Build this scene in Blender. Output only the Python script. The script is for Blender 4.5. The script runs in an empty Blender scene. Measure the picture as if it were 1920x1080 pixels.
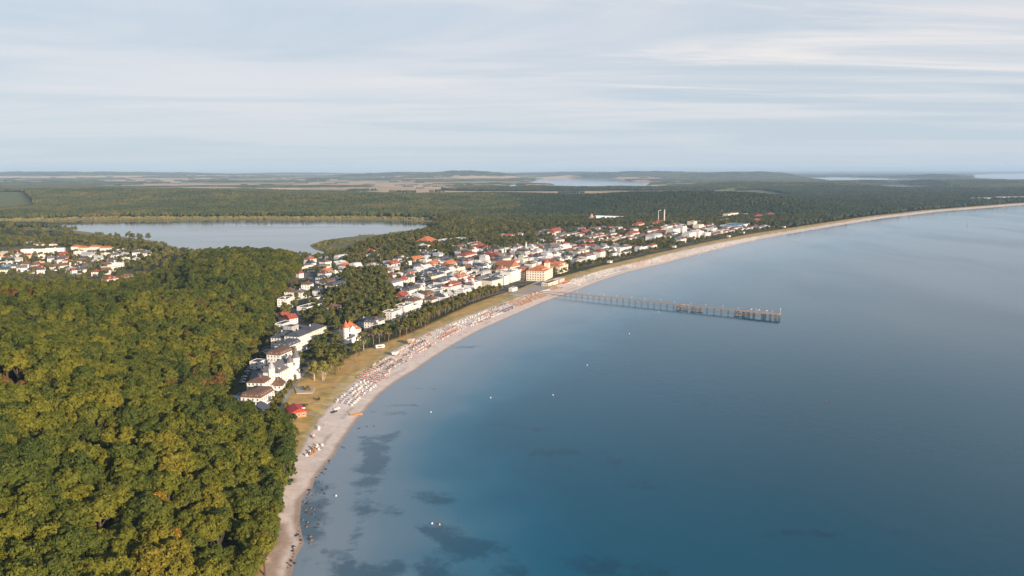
import bpy, bmesh, math, random
import numpy as np
from mathutils import Vector, Matrix

SC = bpy.context.scene
COL = SC.collection
R = math.radians

# ------------------------------------------------------------ camera
CAM_H = 170.0
FPX = 1478.0                       # focal length in pixels of a 1920 wide frame
PITCH = math.atan(222.0 / FPX)
cd = bpy.data.cameras.new('camera')
cd.sensor_width = 36.0
cd.lens = 36.0 * FPX / 1920.0
cd.clip_start = 1.0
cd.clip_end = 500000.0
cam = bpy.data.objects.new('camera', cd)
COL.objects.link(cam)
ROLL = R(-0.08)
cam.matrix_world = (Matrix.Translation((0, 0, CAM_H)) @ Matrix.Rotation(math.pi / 2 - PITCH, 4, 'X') @ Matrix.Rotation(ROLL, 4, 'Z'))
SC.camera = cam

# ------------------------------------------------------------ light
SUN_EL, SUN_AZ = R(14.0), R(136.0)      # azimuth clockwise from +Y: behind the camera, to the right
sd_ = Vector((math.sin(SUN_AZ) * math.cos(SUN_EL), math.cos(SUN_AZ) * math.cos(SUN_EL), math.sin(SUN_EL)))
sl = bpy.data.lights.new('sun', 'SUN')
sl.energy = 5.0
sl.angle = R(0.6)
sl.color = (1.0, 0.80, 0.60)
so = bpy.data.objects.new('sun', sl)
COL.objects.link(so)
so.rotation_euler = sd_.to_track_quat('Z', 'Y').to_euler()

W = bpy.data.worlds.new('World')
SC.world = W
W.use_nodes = True
nt = W.node_tree
nt.nodes.clear()
N = nt.nodes.new
def wmath(op, a, b=None, c=None, clamp=False):
    n = N('ShaderNodeMath'); n.operation = op; n.use_clamp = clamp
    for i, v in enumerate((a, b, c)):
        if v is None: continue
        if isinstance(v, (int, float)): n.inputs[i].default_value = v
        else: nt.links.new(v, n.inputs[i])
    return n.outputs[0]
def wmix(f, a, b):
    n = N('ShaderNodeMix'); n.data_type = 'RGBA'
    for s, v in ((0, f), (6, a), (7, b)):
        if isinstance(v, (int, float)): n.inputs[s].default_value = v
        elif isinstance(v, tuple): n.inputs[s].default_value = (*v, 1)
        else: nt.links.new(v, n.inputs[s])
    return n.outputs[2]
out = N('ShaderNodeOutputWorld')
bg = N('ShaderNodeBackground')
sky = N('ShaderNodeTexSky')
sky.sky_type = 'NISHITA'
sky.sun_disc = False
sky.sun_elevation = SUN_EL
sky.sun_rotation = SUN_AZ
sky.altitude = 170
sky.air_density = 1.0
sky.dust_density = 0.6
sky.ozone_density = 2.0
bg.inputs['Strength'].default_value = 0.12
tc = N('ShaderNodeTexCoord')
sep = N('ShaderNodeSeparateXYZ')
nt.links.new(tc.outputs['Generated'], sep.inputs[0])
zc = wmath('MAXIMUM', sep.outputs['Z'], 0.0)
den = wmath('ADD', zc, 0.045)
cx = wmath('DIVIDE', sep.outputs['X'], den)
cy = wmath('DIVIDE', sep.outputs['Y'], den)
comb = N('ShaderNodeCombineXYZ')
nt.links.new(cx, comb.inputs[0]); nt.links.new(cy, comb.inputs[1])
def wnoise(scale, loc, sx, sy, detail, rot, rough=0.55, dist=0.0):
    mp = N('ShaderNodeMapping')
    mp.inputs['Scale'].default_value = (sx, sy, 1)
    mp.inputs['Location'].default_value = loc
    mp.inputs['Rotation'].default_value = (0, 0, rot)
    nt.links.new(comb.outputs[0], mp.inputs[0])
    n = N('ShaderNodeTexNoise')
    n.inputs['Scale'].default_value = scale
    n.inputs['Detail'].default_value = detail
    n.inputs['Roughness'].default_value = rough
    n.inputs['Distortion'].default_value = dist
    nt.links.new(mp.outputs[0], n.inputs['Vector'])
    return n.outputs['Fac']
def wramp(f, a, b):
    n = N('ShaderNodeMapRange'); n.interpolation_type = 'SMOOTHSTEP'
    nt.links.new(f, n.inputs[0]); n.inputs[1].default_value = a; n.inputs[2].default_value = b
    return n.outputs[0]
# a thin even veil of stratus that fades towards the zenith, with brighter ragged bands in it
veil = wramp(zc, 0.75, 0.10)
veil = wmath('MULTIPLY', veil, 0.94)
big = wramp(wnoise(0.45, (3.1, 7.4, 0), 0.40, 0.9, 7, R(8), 0.6, 0.8), 0.36, 0.62)
fine = wmath('MULTIPLY', wramp(wnoise(1.3, (11.3, 2.2, 0), 0.22, 0.9, 10, R(7), 0.66, 0.7), 0.42, 0.66), wramp(wnoise(0.5, (1.3, 6.2, 0), 0.35, 1.0, 3, R(10), 0.5, 0.3), 0.36, 0.58))
side = wramp(wmath('DIVIDE', sep.outputs['X'], wmath('ADD', sep.outputs['Y'], 0.001)), -0.30, 0.25)
high = wramp(zc, 0.035, 0.11)
band = wmath('MULTIPLY', wmath('MULTIPLY', fine, wmath('ADD', wmath('MULTIPLY', side, 0.80), 0.20)), high)
S = 1.0 / 0.12
def sc3(c): return tuple(v * S for v in c)
veilc = wmix(big, sc3((0.362, 0.415, 0.475)), sc3((0.470, 0.478, 0.508)))
hz = wramp(zc, 0.085, 0.0)
veilc = wmix(wmath('MULTIPLY', hz, 0.75), veilc, sc3((0.350, 0.415, 0.480)))
c1 = wmix(veil, sky.outputs[0], veilc)
c2 = wmix(wmath('MULTIPLY', band, 0.85), c1, sc3((0.575, 0.555, 0.545)))
nt.links.new(c2, bg.inputs['Color'])
nt.links.new(bg.outputs[0], out.inputs['Surface'])

SC.view_settings.view_transform = 'Standard'
SC.view_settings.look = 'None'
SC.view_settings.exposure = 0.62
SC.view_settings.gamma = 1.0
SC.view_settings.use_curve_mapping = False
SC.cycles.max_bounces = 6
SC.cycles.volume_bounces = 2
SC.cycles.transparent_max_bounces = 8

rng = np.random.default_rng(11)
random.seed(7)

# ------------------------------------------------------------ helpers
CR, SR_ = math.cos(ROLL), math.sin(ROLL)
def ray(px, py):
    u = (px - 960.0) / FPX; v = (540.0 - py) / FPX
    u, v = u * CR - v * SR_, u * SR_ + v * CR
    sp, cp = math.sin(PITCH), math.cos(PITCH)
    return u, v * sp + cp, v * cp - sp
def at(px, py, z=0.0):
    """ground point (world) at height z seen at a photograph pixel"""
    dx, dy, dz = ray(px, py)
    t = (z - CAM_H) / dz
    return (dx * t, dy * t)
def P(pts, z=0.0):
    return [at(a, b, z) for a, b in pts]
def proj(x, y, z):
    sp, cp = math.sin(PITCH), math.cos(PITCH)
    z = z - CAM_H
    d = y * cp - z * sp
    v = (y * sp + z * cp) / d; u = x / d
    u, v = u * CR + v * SR_, -u * SR_ + v * CR
    return 960 + u * FPX, 540 - v * FPX

def smooth(a, b, x):
    t = np.clip((np.asarray(x, float) - a) / (b - a), 0, 1)
    return t * t * (3 - 2 * t)
_perm = np.random.default_rng(5).random((256, 256))
def vnoise(x, y):
    x = np.asarray(x, float); y = np.asarray(y, float)
    xi = np.floor(x).astype(int); yi = np.floor(y).astype(int)
    fx = x - xi; fy = y - yi
    fx = fx * fx * (3 - 2 * fx); fy = fy * fy * (3 - 2 * fy)
    a = _perm[xi & 255, yi & 255]; b = _perm[(xi + 1) & 255, yi & 255]
    c = _perm[xi & 255, (yi + 1) & 255]; d = _perm[(xi + 1) & 255, (yi + 1) & 255]
    return (a * (1 - fx) + b * fx) * (1 - fy) + (c * (1 - fx) + d * fx) * fy
def fbm(x, y, o=4):
    s = 0; a = 0.5; t = 0
    for i in range(o):
        s = s + a * vnoise(x * 2 ** i + 17.3 * i, y * 2 ** i + 9.1 * i); t += a; a *= 0.5
    return s / t
def pdist(X, Y, pts, closed=True):
    d = np.full(np.shape(X), 1e18)
    n = len(pts)
    for i in range(n if closed else n - 1):
        ax, ay = pts[i]; bx, by = pts[(i + 1) % n]
        ex, ey = bx - ax, by - ay
        t = np.clip(((X - ax) * ex + (Y - ay) * ey) / (ex * ex + ey * ey + 1e-9), 0, 1)
        d = np.minimum(d, (X - ax - t * ex) ** 2 + (Y - ay - t * ey) ** 2)
    return np.sqrt(d)
def inside(X, Y, pts):
    X = np.asarray(X, float); Y = np.asarray(Y, float)
    r = np.zeros(X.shape, bool)
    n = len(pts)
    for i in range(n):
        ax, ay = pts[i]; bx, by = pts[(i + 1) % n]
        if ay == by: continue
        c = ((ay > Y) != (by > Y)) & (X < (bx - ax) * (Y - ay) / (by - ay) + ax)
        r ^= c
    return r
def sdf(X, Y, pts):
    """positive inside"""
    d = pdist(X, Y, pts)
    return np.where(inside(X, Y, pts), d, -d)

# ------------------------------------------------------------ tagging
def tag(o, label=None, cat=None, group=None, kind=None):
    if label: o['label'] = label
    if cat: o['category'] = cat
    if group: o['group'] = group
    if kind: o['kind'] = kind
    return o
def empty(name, loc, rz=0.0):
    o = bpy.data.objects.new(name, None)
    o.empty_display_size = 1
    COL.objects.link(o); o.location = loc; o.rotation_euler = (0, 0, rz)
    return o
def link(name, me, parent=None, loc=(0, 0, 0), rot=(0, 0, 0), scale=None):
    o = bpy.data.objects.new(name, me)
    COL.objects.link(o)
    if parent: o.parent = parent
    o.location = loc; o.rotation_euler = rot
    if scale: o.scale = scale
    return o
def np_mesh(name, V, F, mats=(), matidx=None, smoothf=False):
    """F: (n,k) int array, or list of such arrays"""
    me = bpy.data.meshes.new(name)
    Fs = F if isinstance(F, list) else [F]
    V = np.asarray(V, np.float32)
    nl = sum(f.size for f in Fs); nf = sum(len(f) for f in Fs)
    me.vertices.add(len(V)); me.vertices.foreach_set('co', V.ravel())
    me.loops.add(nl); me.polygons.add(nf)
    me.loops.foreach_set('vertex_index', np.concatenate([f.ravel() for f in Fs]).astype(np.int32))
    tot = np.concatenate([np.full(len(f), f.shape[1]) for f in Fs])
    st = np.concatenate([[0], np.cumsum(tot)[:-1]])
    me.polygons.foreach_set('loop_start', st.astype(np.int32))
    if matidx is not None: me.polygons.foreach_set('material_index', np.asarray(matidx, np.int32))
    me.update(calc_edges=True)
    me.polygons.foreach_set('use_smooth', np.full(nf, smoothf))
    for m in mats: me.materials.append(m)
    me.validate()
    return me

# ------------------------------------------------------------ materials
MATS = {}
class NB:
    def __init__(s, m): s.t = m.node_tree; s.n = s.t.nodes.new; s.l = s.t.links.new
    def put(s, sock, v):
        if isinstance(v, (int, float)): sock.default_value = v
        elif isinstance(v, tuple): sock.default_value = (*v, 1) if len(v) == 3 and sock.type == 'RGBA' else v
        else: s.l(v, sock)
    def noise(s, scale, detail=3, vec=None, rough=0.5, coord='Object', sc=None):
        tc = s.n('ShaderNodeTexCoord')
        v = tc.outputs[coord] if vec is None else vec
        if sc:
            mp = s.n('ShaderNodeMapping'); mp.inputs['Scale'].default_value = sc; s.l(v, mp.inputs[0]); v = mp.outputs[0]
        n = s.n('ShaderNodeTexNoise'); n.inputs['Scale'].default_value = scale
        n.inputs['Detail'].default_value = detail; n.inputs['Roughness'].default_value = rough
        s.l(v, n.inputs['Vector'])
        return n.outputs['Fac']
    def mix(s, f, a, b, mode='MIX'):
        n = s.n('ShaderNodeMix'); n.data_type = 'RGBA'; n.blend_type = mode
        s.put(n.inputs[0], f); s.put(n.inputs[6], a); s.put(n.inputs[7], b)
        return n.outputs[2]
    def math(s, op, a, b=0.0, clamp=False):
        n = s.n('ShaderNodeMath'); n.operation = op; n.use_clamp = clamp
        s.put(n.inputs[0], a); s.put(n.inputs[1], b)
        return n.outputs[0]
    def ramp(s, f, a, b):
        n = s.n('ShaderNodeMapRange'); n.interpolation_type = 'SMOOTHSTEP'
        s.l(f, n.inputs[0]); n.inputs[1].default_value = a; n.inputs[2].default_value = b
        return n.outputs[0]
    def cramp(s, f, stops):
        n = s.n('ShaderNodeValToRGB'); s.l(f, n.inputs[0])
        e = n.color_ramp.elements
        e[0].position, e[0].color = stops[0][0], (*stops[0][1], 1)
        e[1].position, e[1].color = stops[-1][0], (*stops[-1][1], 1)
        for p, c in stops[1:-1]:
            x = e.new(p); x.color = (*c, 1)
        return n.outputs[0]
    def attr(s, name, col=True):
        n = s.n('ShaderNodeAttribute'); n.attribute_name = name
        return n.outputs['Color' if col else 'Fac']
    def bump(s, h, st, dist=1.0):
        n = s.n('ShaderNodeBump'); n.inputs['Strength'].default_value = st; n.inputs['Distance'].default_value = dist
        s.l(h, n.inputs['Height']); return n.outputs[0]
def newmat(name):
    m = bpy.data.materials.new(name); m.use_nodes = True
    b = m.node_tree.nodes['Principled BSDF']
    MATS[name] = m
    return m, NB(m), b
def mat(name, col, rough=0.7, var=0.12, scale=0.6, spec=0.3, metal=0.0, streak=False):
    if name in MATS: return MATS[name]
    m, nb, b = newmat(name)
    f = nb.noise(scale, 4, sc=(1, 1, 0.3) if streak else None)
    lo = tuple(max(0, c * (1 - var)) for c in col); hi = tuple(min(0.9, c * (1 + var)) for c in col)
    nb.put(b.inputs['Base Color'], nb.mix(nb.ramp(f, 0.3, 0.7), lo, hi))
    b.inputs['Roughness'].default_value = rough
    b.inputs['Specular IOR Level'].default_value = spec
    b.inputs['Metallic'].default_value = metal
    return m
# ------------------------------------------------------------ map of the coast, in metres
SHORE_PX = [(544,1080),(549,1053),(558,1036),(571,1018),(564,997),(558,979),(561,956),(562,938),(574,927),(586,914),(590,899),
 (602,884),(617,864),(629,852),(635,837),(650,816),(665,795),(680,775),(700,753),(718,735),(747,713),(778,695),(802,678),
 (836,656),(864,639),(897,621),(928,607),(980,584),(1022,566),(1057,553),(1078,546),(1126,527),(1178,510),(1251,493),
 (1282,484),(1324,474),(1385,458),(1460,442),(1560,425),(1660,409),(1760,397),(1835,391),(1920,384)]
sh = P(SHORE_PX)
SHORE = [(sh[0][0] - 25, -600.0), (sh[0][0] - 12, 150.0)] + sh + [(sh[-1][0] + 2600, sh[-1][1] + 1900), (14000, 9000), (70000, 22000)]
SEA = SHORE + [(90000, 22000), (90000, -20000), (sh[0][0] - 25, -20000)]
# resampled shoreline for (s, d) coordinates, s along the beach, d inland
_sp = np.array(SHORE[1:-2])
_sl = np.concatenate([[0], np.cumsum(np.hypot(*np.diff(_sp, axis=0).T))])
_ss = np.arange(0, _sl[-1], 5.0)
_sx = np.interp(_ss, _sl, _sp[:, 0]); _sy = np.interp(_ss, _sl, _sp[:, 1])
_k = np.ones(19) / 19
def _sm(a):
    p = np.concatenate([np.full(9, a[0]) - np.arange(9, 0, -1) * (a[1] - a[0]), a, np.full(9, a[-1]) + np.arange(1, 10) * (a[-1] - a[-2])])
    return np.convolve(p, _k, 'valid')
_sxs, _sys = _sm(_sx), _sm(_sy)
_tx = np.gradient(_sxs); _ty = np.gradient(_sys)
_l = np.hypot(_tx, _ty); _tx /= _l; _ty /= _l
def sd(s, d):
    x = np.interp(s, _ss, _sxs) - d * np.interp(s, _ss, _ty)
    y = np.interp(s, _ss, _sys) + d * np.interp(s, _ss, _tx)
    return float(x), float(y)
def shore_ang(s):
    return math.atan2(float(np.interp(s, _ss, _ty)), float(np.interp(s, _ss, _tx)))
def to_sd(x, y):
    i = int(np.argmin((_sxs - x) ** 2 + (_sys - y) ** 2))
    dx, dy = x - _sxs[i], y - _sys[i]
    return float(_ss[i] + dx * _tx[i] + dy * _ty[i]), float(-dx * _ty[i] + dy * _tx[i])
def spx(px, py, z=2.0):
    return to_sd(*at(px, py, z))[0]

LAKE = P([(-400,424),(0,417),(150,413),(300,412.5),(480,411.5),(700,412),(838,417),(800,428),(770,433),(700,441),(650,445),(606,451),(582,461),
          (592,468),(614,474),(632,479),(618,486),(590,486),(560,487),(520,486),(430,482),(370,476),(330,464),(290,452),(200,440),(130,431),(60,425),(0,424),(-400,430)])
LAGOONS = [P([(985,341),(1010,336),(1060,333.5),(1140,333),(1222,344),(1205,351),(1100,353),(1050,351),(1035,346)]),
           P([(1500,333),(1560,331),(1660,333),(1800,335),(1700,340),(1560,341)]),
           P([(1590,347),(1690,345),(1790,352),(1700,356),(1620,355)]),
           P([(1825,336),(1822,327.5),(1870,325.5),(1985,325),(2300,325),(2300,338),(1900,339)]),
           P([(350,321.5),(480,321.2),(560,321.4),(480,322.3)]),
           P([(930,349),(960,346),(980,347),(960,352)])]
# foot of the wooded hill on the left
WOOD = [(-118, -400), at(470,1160,4), at(500,1075,4), at(520,1000,4), at(527,962,4), at(536,910,4), at(543,880,4), at(547,850,4), at(545,815,4), at(520,815,4),
        at(478,800,4), at(436,775,4), at(420,745,4), at(436,712,4), at(462,680,4), at(490,648,4), at(508,610,4), at(520,578,4), at(538,556,4),
        at(560,530,4), at(572,512,5), at(560,500,6), at(520,489,8), at(430,488,8), at(350,494,10), at(300,520,12), at(236,544,12), at(150,546,12), at(0,548,12), at(-300,549,12),
        at(-700, 552, 12), (-1200, -400)]
VILLAGE = P([(-300,530),(-300,452),(0,455),(100,452),(180,462),(260,470),(290,478),(262,492),(235,525),(-100,540)], 12)
LAKEWOOD = P([(-400,470),(-400,454),(0,449),(120,450),(200,455),(300,473),(300,482),(270,484),(180,472),(100,460),(0,460)], 8)

HILLS = [  # px of crest, crest y (canopy top), distance, half width m, half depth m
    (-100, 352, 4800, 700, 600), (60, 353, 4600, 650, 500), (230, 352, 4600, 600, 500), (380, 356, 4300, 450, 450), (560, 364, 3800, 420, 450),
    (700, 366, 3900, 320, 400), (820, 364, 4100, 350, 400), (940, 363, 4200, 450, 450), (1080, 368, 3700, 350, 400),
    (1190, 360, 3500, 330, 450), (1310, 360, 3400, 330, 430), (1410, 364, 3300, 240, 380), (1010, 350, 6200, 800, 500), (1200, 350, 6300, 700, 500), (1400, 341, 6800, 700, 600),
    (1520, 342, 6600, 550, 500), (1690, 337, 8800, 1000, 700), (1850, 339, 8200, 800, 600), (2000, 337, 8500, 900, 700), (1220, 321.5, 17000, 1800, 900),
    (1380, 323.5, 15000, 1600, 900), (1530, 323.5, 15500, 1500, 900), (1650, 326, 15000, 1700, 800), (870, 320.5, 15000, 1100, 900), (760, 323, 16000, 1600, 900),
    (100, 320, 18000, 3500, 1500), (300, 322, 19000, 2500, 1500), (-200, 320, 19000, 3500, 1500), (560, 322, 24000, 3000, 2000), (1080, 323, 20000, 2500, 1200)]
_h = []
for (a, b, D, sx_, sy_) in HILLS:
    elev = CAM_H - (b - (316.7 + (a-0) * 0.0014)) * D / FPX
    _h.append(((a - 960) / FPX * D, D, max(elev - 17, 6) * (0.88 if D < 12000 else 1.0), sx_, sy_))

def terrain(X, Y):
    X = np.asarray(X, float); Y = np.asarray(Y, float)
    ds = -sdf(X, Y, SEA)
    dl = -sdf(X, Y, LAKE)
    dg = np.full(X.shape, 1e9)
    far = Y > 3500
    if far.any():
        for g in LAGOONS: dg[far] = np.minimum(dg[far], -sdf(X[far], Y[far], g))
    h = np.clip(ds * 0.055, -4, 2.0) + 1.1 * smooth(26, 44, ds) * (0.6 + 0.8 * fbm(X / 9, Y / 9, 3)) * (1 - smooth(66, 80, ds)) + 1.0 * smooth(40, 90, ds)
    h = h + 2.5 * smooth(150, 500, ds)
    h = h + 7 * smooth(200, 420, -X) * smooth(900, 1050, Y) * (1 - smooth(1500, 1900, Y))
    h = h + 6 * smooth(2500, 6000, Y) * fbm(X / 900, Y / 900, 3)
    hh = np.zeros(X.shape)
    for (hx, hy, a, sx_, sy_) in _h:
        hh = hh + (a * np.exp(-((X - hx) / sx_) ** 2 - ((Y - hy) / sy_) ** 2)) ** 3
    hh = np.cbrt(hh)
    hh = hh * (0.86 + 0.28 * fbm(X / 260, Y / 260, 3))
    h = h + hh * smooth(0, 250, ds)
    # near wooded hill
    near = Y < 1700
    dw = np.full(X.shape, -1e3)
    if near.any(): dw[near] = sdf(X[near], Y[near], WOOD)
    prof = smooth(-12, 150, dw)
    amp = 40 - 12 * smooth(800, 1000, Y) * smooth(300, 560, -X) + 17 * (fbm(X / 95 + 5, Y / 80, 3) - 0.5) * 2
    amp = amp - 20 * np.exp(-((Y - 640 - 0.25 * (X + 350)) / 60) ** 2) * smooth(190, 330, -X) + 9 * np.exp(-((Y - 760) / 60) ** 2) * smooth(200, 260, -X)
    amp = amp * (1 - 0.97 * smooth(560, 940, Y + 0.25 * (X + 400)) * smooth(240, 400, -X - 0.10 * (Y - 700)))
    amp = amp + 10 * np.exp(-((X + 375) / 120) ** 2 - ((Y - 1085) / 90) ** 2)
    h = h + prof * amp
    wl = np.minimum(dl, dg)
    h = np.where(wl < 400, np.minimum(h, np.maximum(wl * 0.06 + 0.15, -4) + smooth(0, 400, wl) * 60), h)
    h = np.where((ds > -60), h, -4)
    h = np.where(Y > 40000, np.minimum(h, 1.0), h)
    return h, ds, dl, dg, dw
def ground(x, y):
    return float(terrain(np.array([x]), np.array([y]))[0][0])
def atg(px, py, z0=4.0):
    z = z0
    for _ in range(8):
        x, y = at(px, py, z); z = 0.5 * z + 0.5 * ground(x, y)
    return x, y, ground(x, y)

# ------------------------------------------------------------ one polar-ish sheet out to the horizon
ys = np.concatenate([np.geomspace(150, 1500, 520, endpoint=False), np.geomspace(1500, 9000, 230, endpoint=False), np.geomspace(9000, 60000, 90), np.geomspace(62000, 200000, 12)])
ts = np.linspace(-0.95, 0.95, 680)
gx = ts[None, :] * (ys[:, None] + 60); gy = np.repeat(ys[:, None], len(ts), 1)
X = gx.ravel(); Y = gy.ravel()
H, DS, DL, DG, DW = terrain(X, Y)
nr, nc = gx.shape

def lin(r, g, b): return np.array([((c / 255 + 0.055) / 1.055) ** 2.4 if c > 10 else c / 255 / 12.92 for c in (r, g, b)])
def mixc(c, m, new):
    return c * (1 - m[:, None]) + np.asarray(new)[None, :] * m[:, None]
n1 = fbm(X / 14, Y / 14, 4); n2 = fbm(X / 3.5, Y / 3.5, 3); n3 = fbm(X / 60 + 40, Y / 60, 4)
C = np.tile(np.array([0.045, 0.055, 0.018]), (len(X), 1))              # woodland floor and gardens
back = 70 + 14 * smooth(0, 400, np.abs(Y - 700)) * 0 + 6 * (n3 - 0.5)
MEB = ([300, 440, 500, 560, 610, 660, 720, 780, 830, 880, 970, 1080, 1300, 1480, 1700, 2100, 3000], [14, 26, 45, 72, 82, 76, 70, 60, 58, 62, 72, 74, 62, 70, 72, 64, 60])
meadow_end = np.interp(Y, *MEB)
sand_end = np.interp(Y, [150, 308, 344, 384, 423, 442, 504, 561, 592, 643, 686, 732, 850, 1030, 1199, 1374, 1490, 1672, 1873, 2093, 2857], [9, 10, 12, 12, 17, 20, 24, 27, 29, 33, 38, 41, 41, 39, 37.5, 37, 43, 46, 36, 28, 33]) + 3 * (n1 - 0.5)
dune_end = sand_end + np.interp(Y, [400, 560, 640, 760, 850, 1030, 2000], [1, 6, 9, 8, 9, 12, 14]) + 6 * (n3 - 0.5)
# town paving and gardens
tw = smooth(75, 90, DS) * (1 - smooth(560, 640, DS)) * (Y > 640) * (Y < 2300)
C = mixc(C, tw * smooth(0.42, 0.5, n1) * 0.8, [0.19, 0.17, 0.155])
# meadow of dry grass behind the dune
md = smooth(dune_end - 4, dune_end + 2, DS) * (1 - smooth(meadow_end - 5, meadow_end + 3, DS))
gcol = np.array([0.50, 0.325, 0.12])[None, :] * (1 - smooth(0.48, 0.78, n1)[:, None]) + np.array([0.30, 0.24, 0.085])[None, :] * smooth(0.48, 0.78, n1)[:, None]
gcol = gcol * (0.8 + 0.4 * n2[:, None])
C = C * (1 - md[:, None]) + gcol * md[:, None]
du = smooth(sand_end - 1.5, sand_end + 2, DS) * (1 - smooth(dune_end - 2, dune_end + 2, DS))
dcol = np.array([0.46, 0.36, 0.17])[None, :] * (0.55 + 0.8 * n2[:, None])
C = C * (1 - du[:, None]) + dcol * du[:, None]
sa = (1 - smooth(sand_end - 1.5, sand_end + 2, DS))
scol = np.array([0.70, 0.595, 0.52])[None, :] * (0.90 + 0.16 * n2[:, None])
wrack = smooth(0.55, 0.62, fbm(X / 30, Y / 30, 3)) * np.exp(-((DS - 9 - 3 * n1) / 1.3) ** 2)
scol = mixc(scol, wrack * 0.45, [0.20, 0.15, 0.11])
scol = mixc(scol, 1 - smooth(1.0, 3.8, DS), [0.40, 0.30, 0.235])
redb = smooth(sand_end - 9, sand_end - 4, DS) * (Y < 425) * smooth(0.4, 0.55, n1)
scol = mixc(scol, redb * 0.75, [0.30, 0.195, 0.14])
C = C * (1 - sa[:, None]) + scol * sa[:, None]
# reed fringe round the lake, meadow on the near left of the lake
reed = (1 - smooth(50, 110, DL + 60 * (n3 - 0.5))) * (DL > -5)
C = mixc(C, reed, [0.24, 0.20, 0.08])
REEDS = P([(575,455),(600,448),(700,438),(800,428),(830,432),(760,452),(700,462),(650,478),(620,478),(585,468)])
C = mixc(C, smooth(-20, 10, sdf(X, Y, REEDS)), [0.17, 0.165, 0.065])
C = mixc(C, smooth(-20, 20, sdf(X, Y, VILLAGE)) * smooth(0.40, 0.55, n3), [0.15, 0.14, 0.045])
# far fields: patchwork laid out on a skewed grid
fz = smooth(5200, 6200, Y + 0.9 * (X + 1500)) * (X < 2600) * (Y > 4700) * (hh_ := 1.0)
fx = (X * 0.94 + Y * 0.34 + 260 * (fbm(X / 1500, Y / 1500, 2) - 0.5)); fy = (Y * 0.94 - X * 0.34 + 300 * (fbm(X / 1300 + 9, Y / 1300, 2) - 0.5))
row = np.floor(fy / 620).astype(int)
cw = 500 + 700 * _perm[row & 255, 3]
colm = np.floor(fx / cw + _perm[row & 255, 9] * 5).astype(int)
pick = _perm[colm & 255, (row * 7) & 255]; pick2 = _perm[(colm * 3) & 255, (row + 77) & 255]
fcols = np.array([[0.40, 0.27, 0.17], [0.46, 0.33, 0.215], [0.33, 0.235, 0.14], [0.155, 0.165, 0.07], [0.40, 0.29, 0.18], [0.09, 0.12, 0.045], [0.26, 0.20, 0.10], [0.42, 0.29, 0.18]])
fc = fcols[(pick * 7.99).astype(int)] * 1.25 * (0.9 + 0.25 * pick2[:, None])
woodm = smooth(0.60, 0.64, fbm(X / 1800 + 3, Y / 700, 4))               # woods among the fields
hillm = np.zeros(len(X))
for (hx, hy, a, sx_, sy_) in _h:
    hillm = np.maximum(hillm, np.exp(-((X - hx) / sx_) ** 2 - ((Y - hy) / sy_) ** 2))
woodm = np.maximum(woodm, smooth(0.32, 0.5, hillm))
woodm = np.maximum(woodm, smooth(1200, 2600, X - (Y - 6000) * 0.12) * (1 - 0.0 * X))
FIELDM = fz * (1 - woodm)
C = C * (1 - FIELDM[:, None]) + fc * FIELDM[:, None]
bare = P([(-60,372),(40,369),(60,380),(75,392),(30,396),(-60,398)])
BM = smooth(0, 60, sdf(X, Y, bare)); C = mixc(C, BM, [0.13, 0.145, 0.055])
under = (H < 0.3)
C = np.where(under[:, None] & (DS < -1.5)[:, None], np.array([0.30, 0.28, 0.22])[None, :], C)

V = np.stack([X, Y, H], 1)
idx = np.arange(nr * nc).reshape(nr, nc)
Fq = np.stack([idx[:-1, :-1], idx[:-1, 1:], idx[1:, 1:], idx[1:, :-1]], -1).reshape(-1, 4)
fDS = DS[Fq].mean(1); fSE = sand_end[Fq].mean(1); fDE = dune_end[Fq].mean(1); fME = meadow_end[Fq].mean(1); fFi = FIELDM[Fq].mean(1); fre = DL[Fq].mean(1)
zone = np.zeros(len(Fq), int)
zone[fFi > 0.5] = 4
zone[(fre < 70) & (fre > -400)] = 5
zone[(fDS < fME)] = 3
zone[(fDS < fDE)] = 2
zone[(fDS < fSE)] = 1
zone[fDS < -25] = 6

m, nb, b = newmat('soil_and_sand')
c = nb.attr('tint')
f = nb.noise(0.9, 6, rough=0.65); f2 = nb.noise(0.12, 4, rough=0.6)
nb.put(b.inputs['Base Color'], nb.mix(1.0, c, nb.cramp(nb.math('MULTIPLY', nb.math('ADD', f, f2), 0.5), [(0.3, (0.72, 0.72, 0.72)), (0.7, (1.25, 1.25, 1.25))]), 'MULTIPLY'))
b.inputs['Roughness'].default_value = 0.9
b.inputs['Specular IOR Level'].default_value = 0.15
nb.put(b.inputs['Normal'], nb.bump(f, 0.35, 0.5))
GROUNDM = m
def sub_sheet(name, sel, mat_, attrs, V_=None, **kw):
    F_ = Fq[sel]
    used, inv = np.unique(F_.ravel(), return_inverse=True)
    me = np_mesh(name, (V if V_ is None else V_)[used], inv.reshape(-1, 4), [mat_], smoothf=True)
    for an, (arr, typ) in attrs.items():
        a = me.attributes.new(an, typ, 'POINT')
        if typ == 'FLOAT_COLOR':
            a.data.foreach_set('color', np.concatenate([arr[used], np.ones((len(used), 1))], 1).astype(np.float32).ravel())
        else: a.data.foreach_set('value', arr[used].astype(np.float32))
    o = link(name, me); tag(o, kind='structure', **kw)
    return o
tint = {'tint': (C, 'FLOAT_COLOR')}
# skip ground hidden far below the open sea
sub_sheet('ground', zone == 0, GROUNDM, tint)
sub_sheet('beach', zone == 1, GROUNDM, tint)
sub_sheet('dune', zone == 2, GROUNDM, tint)
sub_sheet('meadow', zone == 3, GROUNDM, tint)
sub_sheet('fields', zone == 4, GROUNDM, tint)
sub_sheet('lake_shore', zone == 5, GROUNDM, tint)

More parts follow.
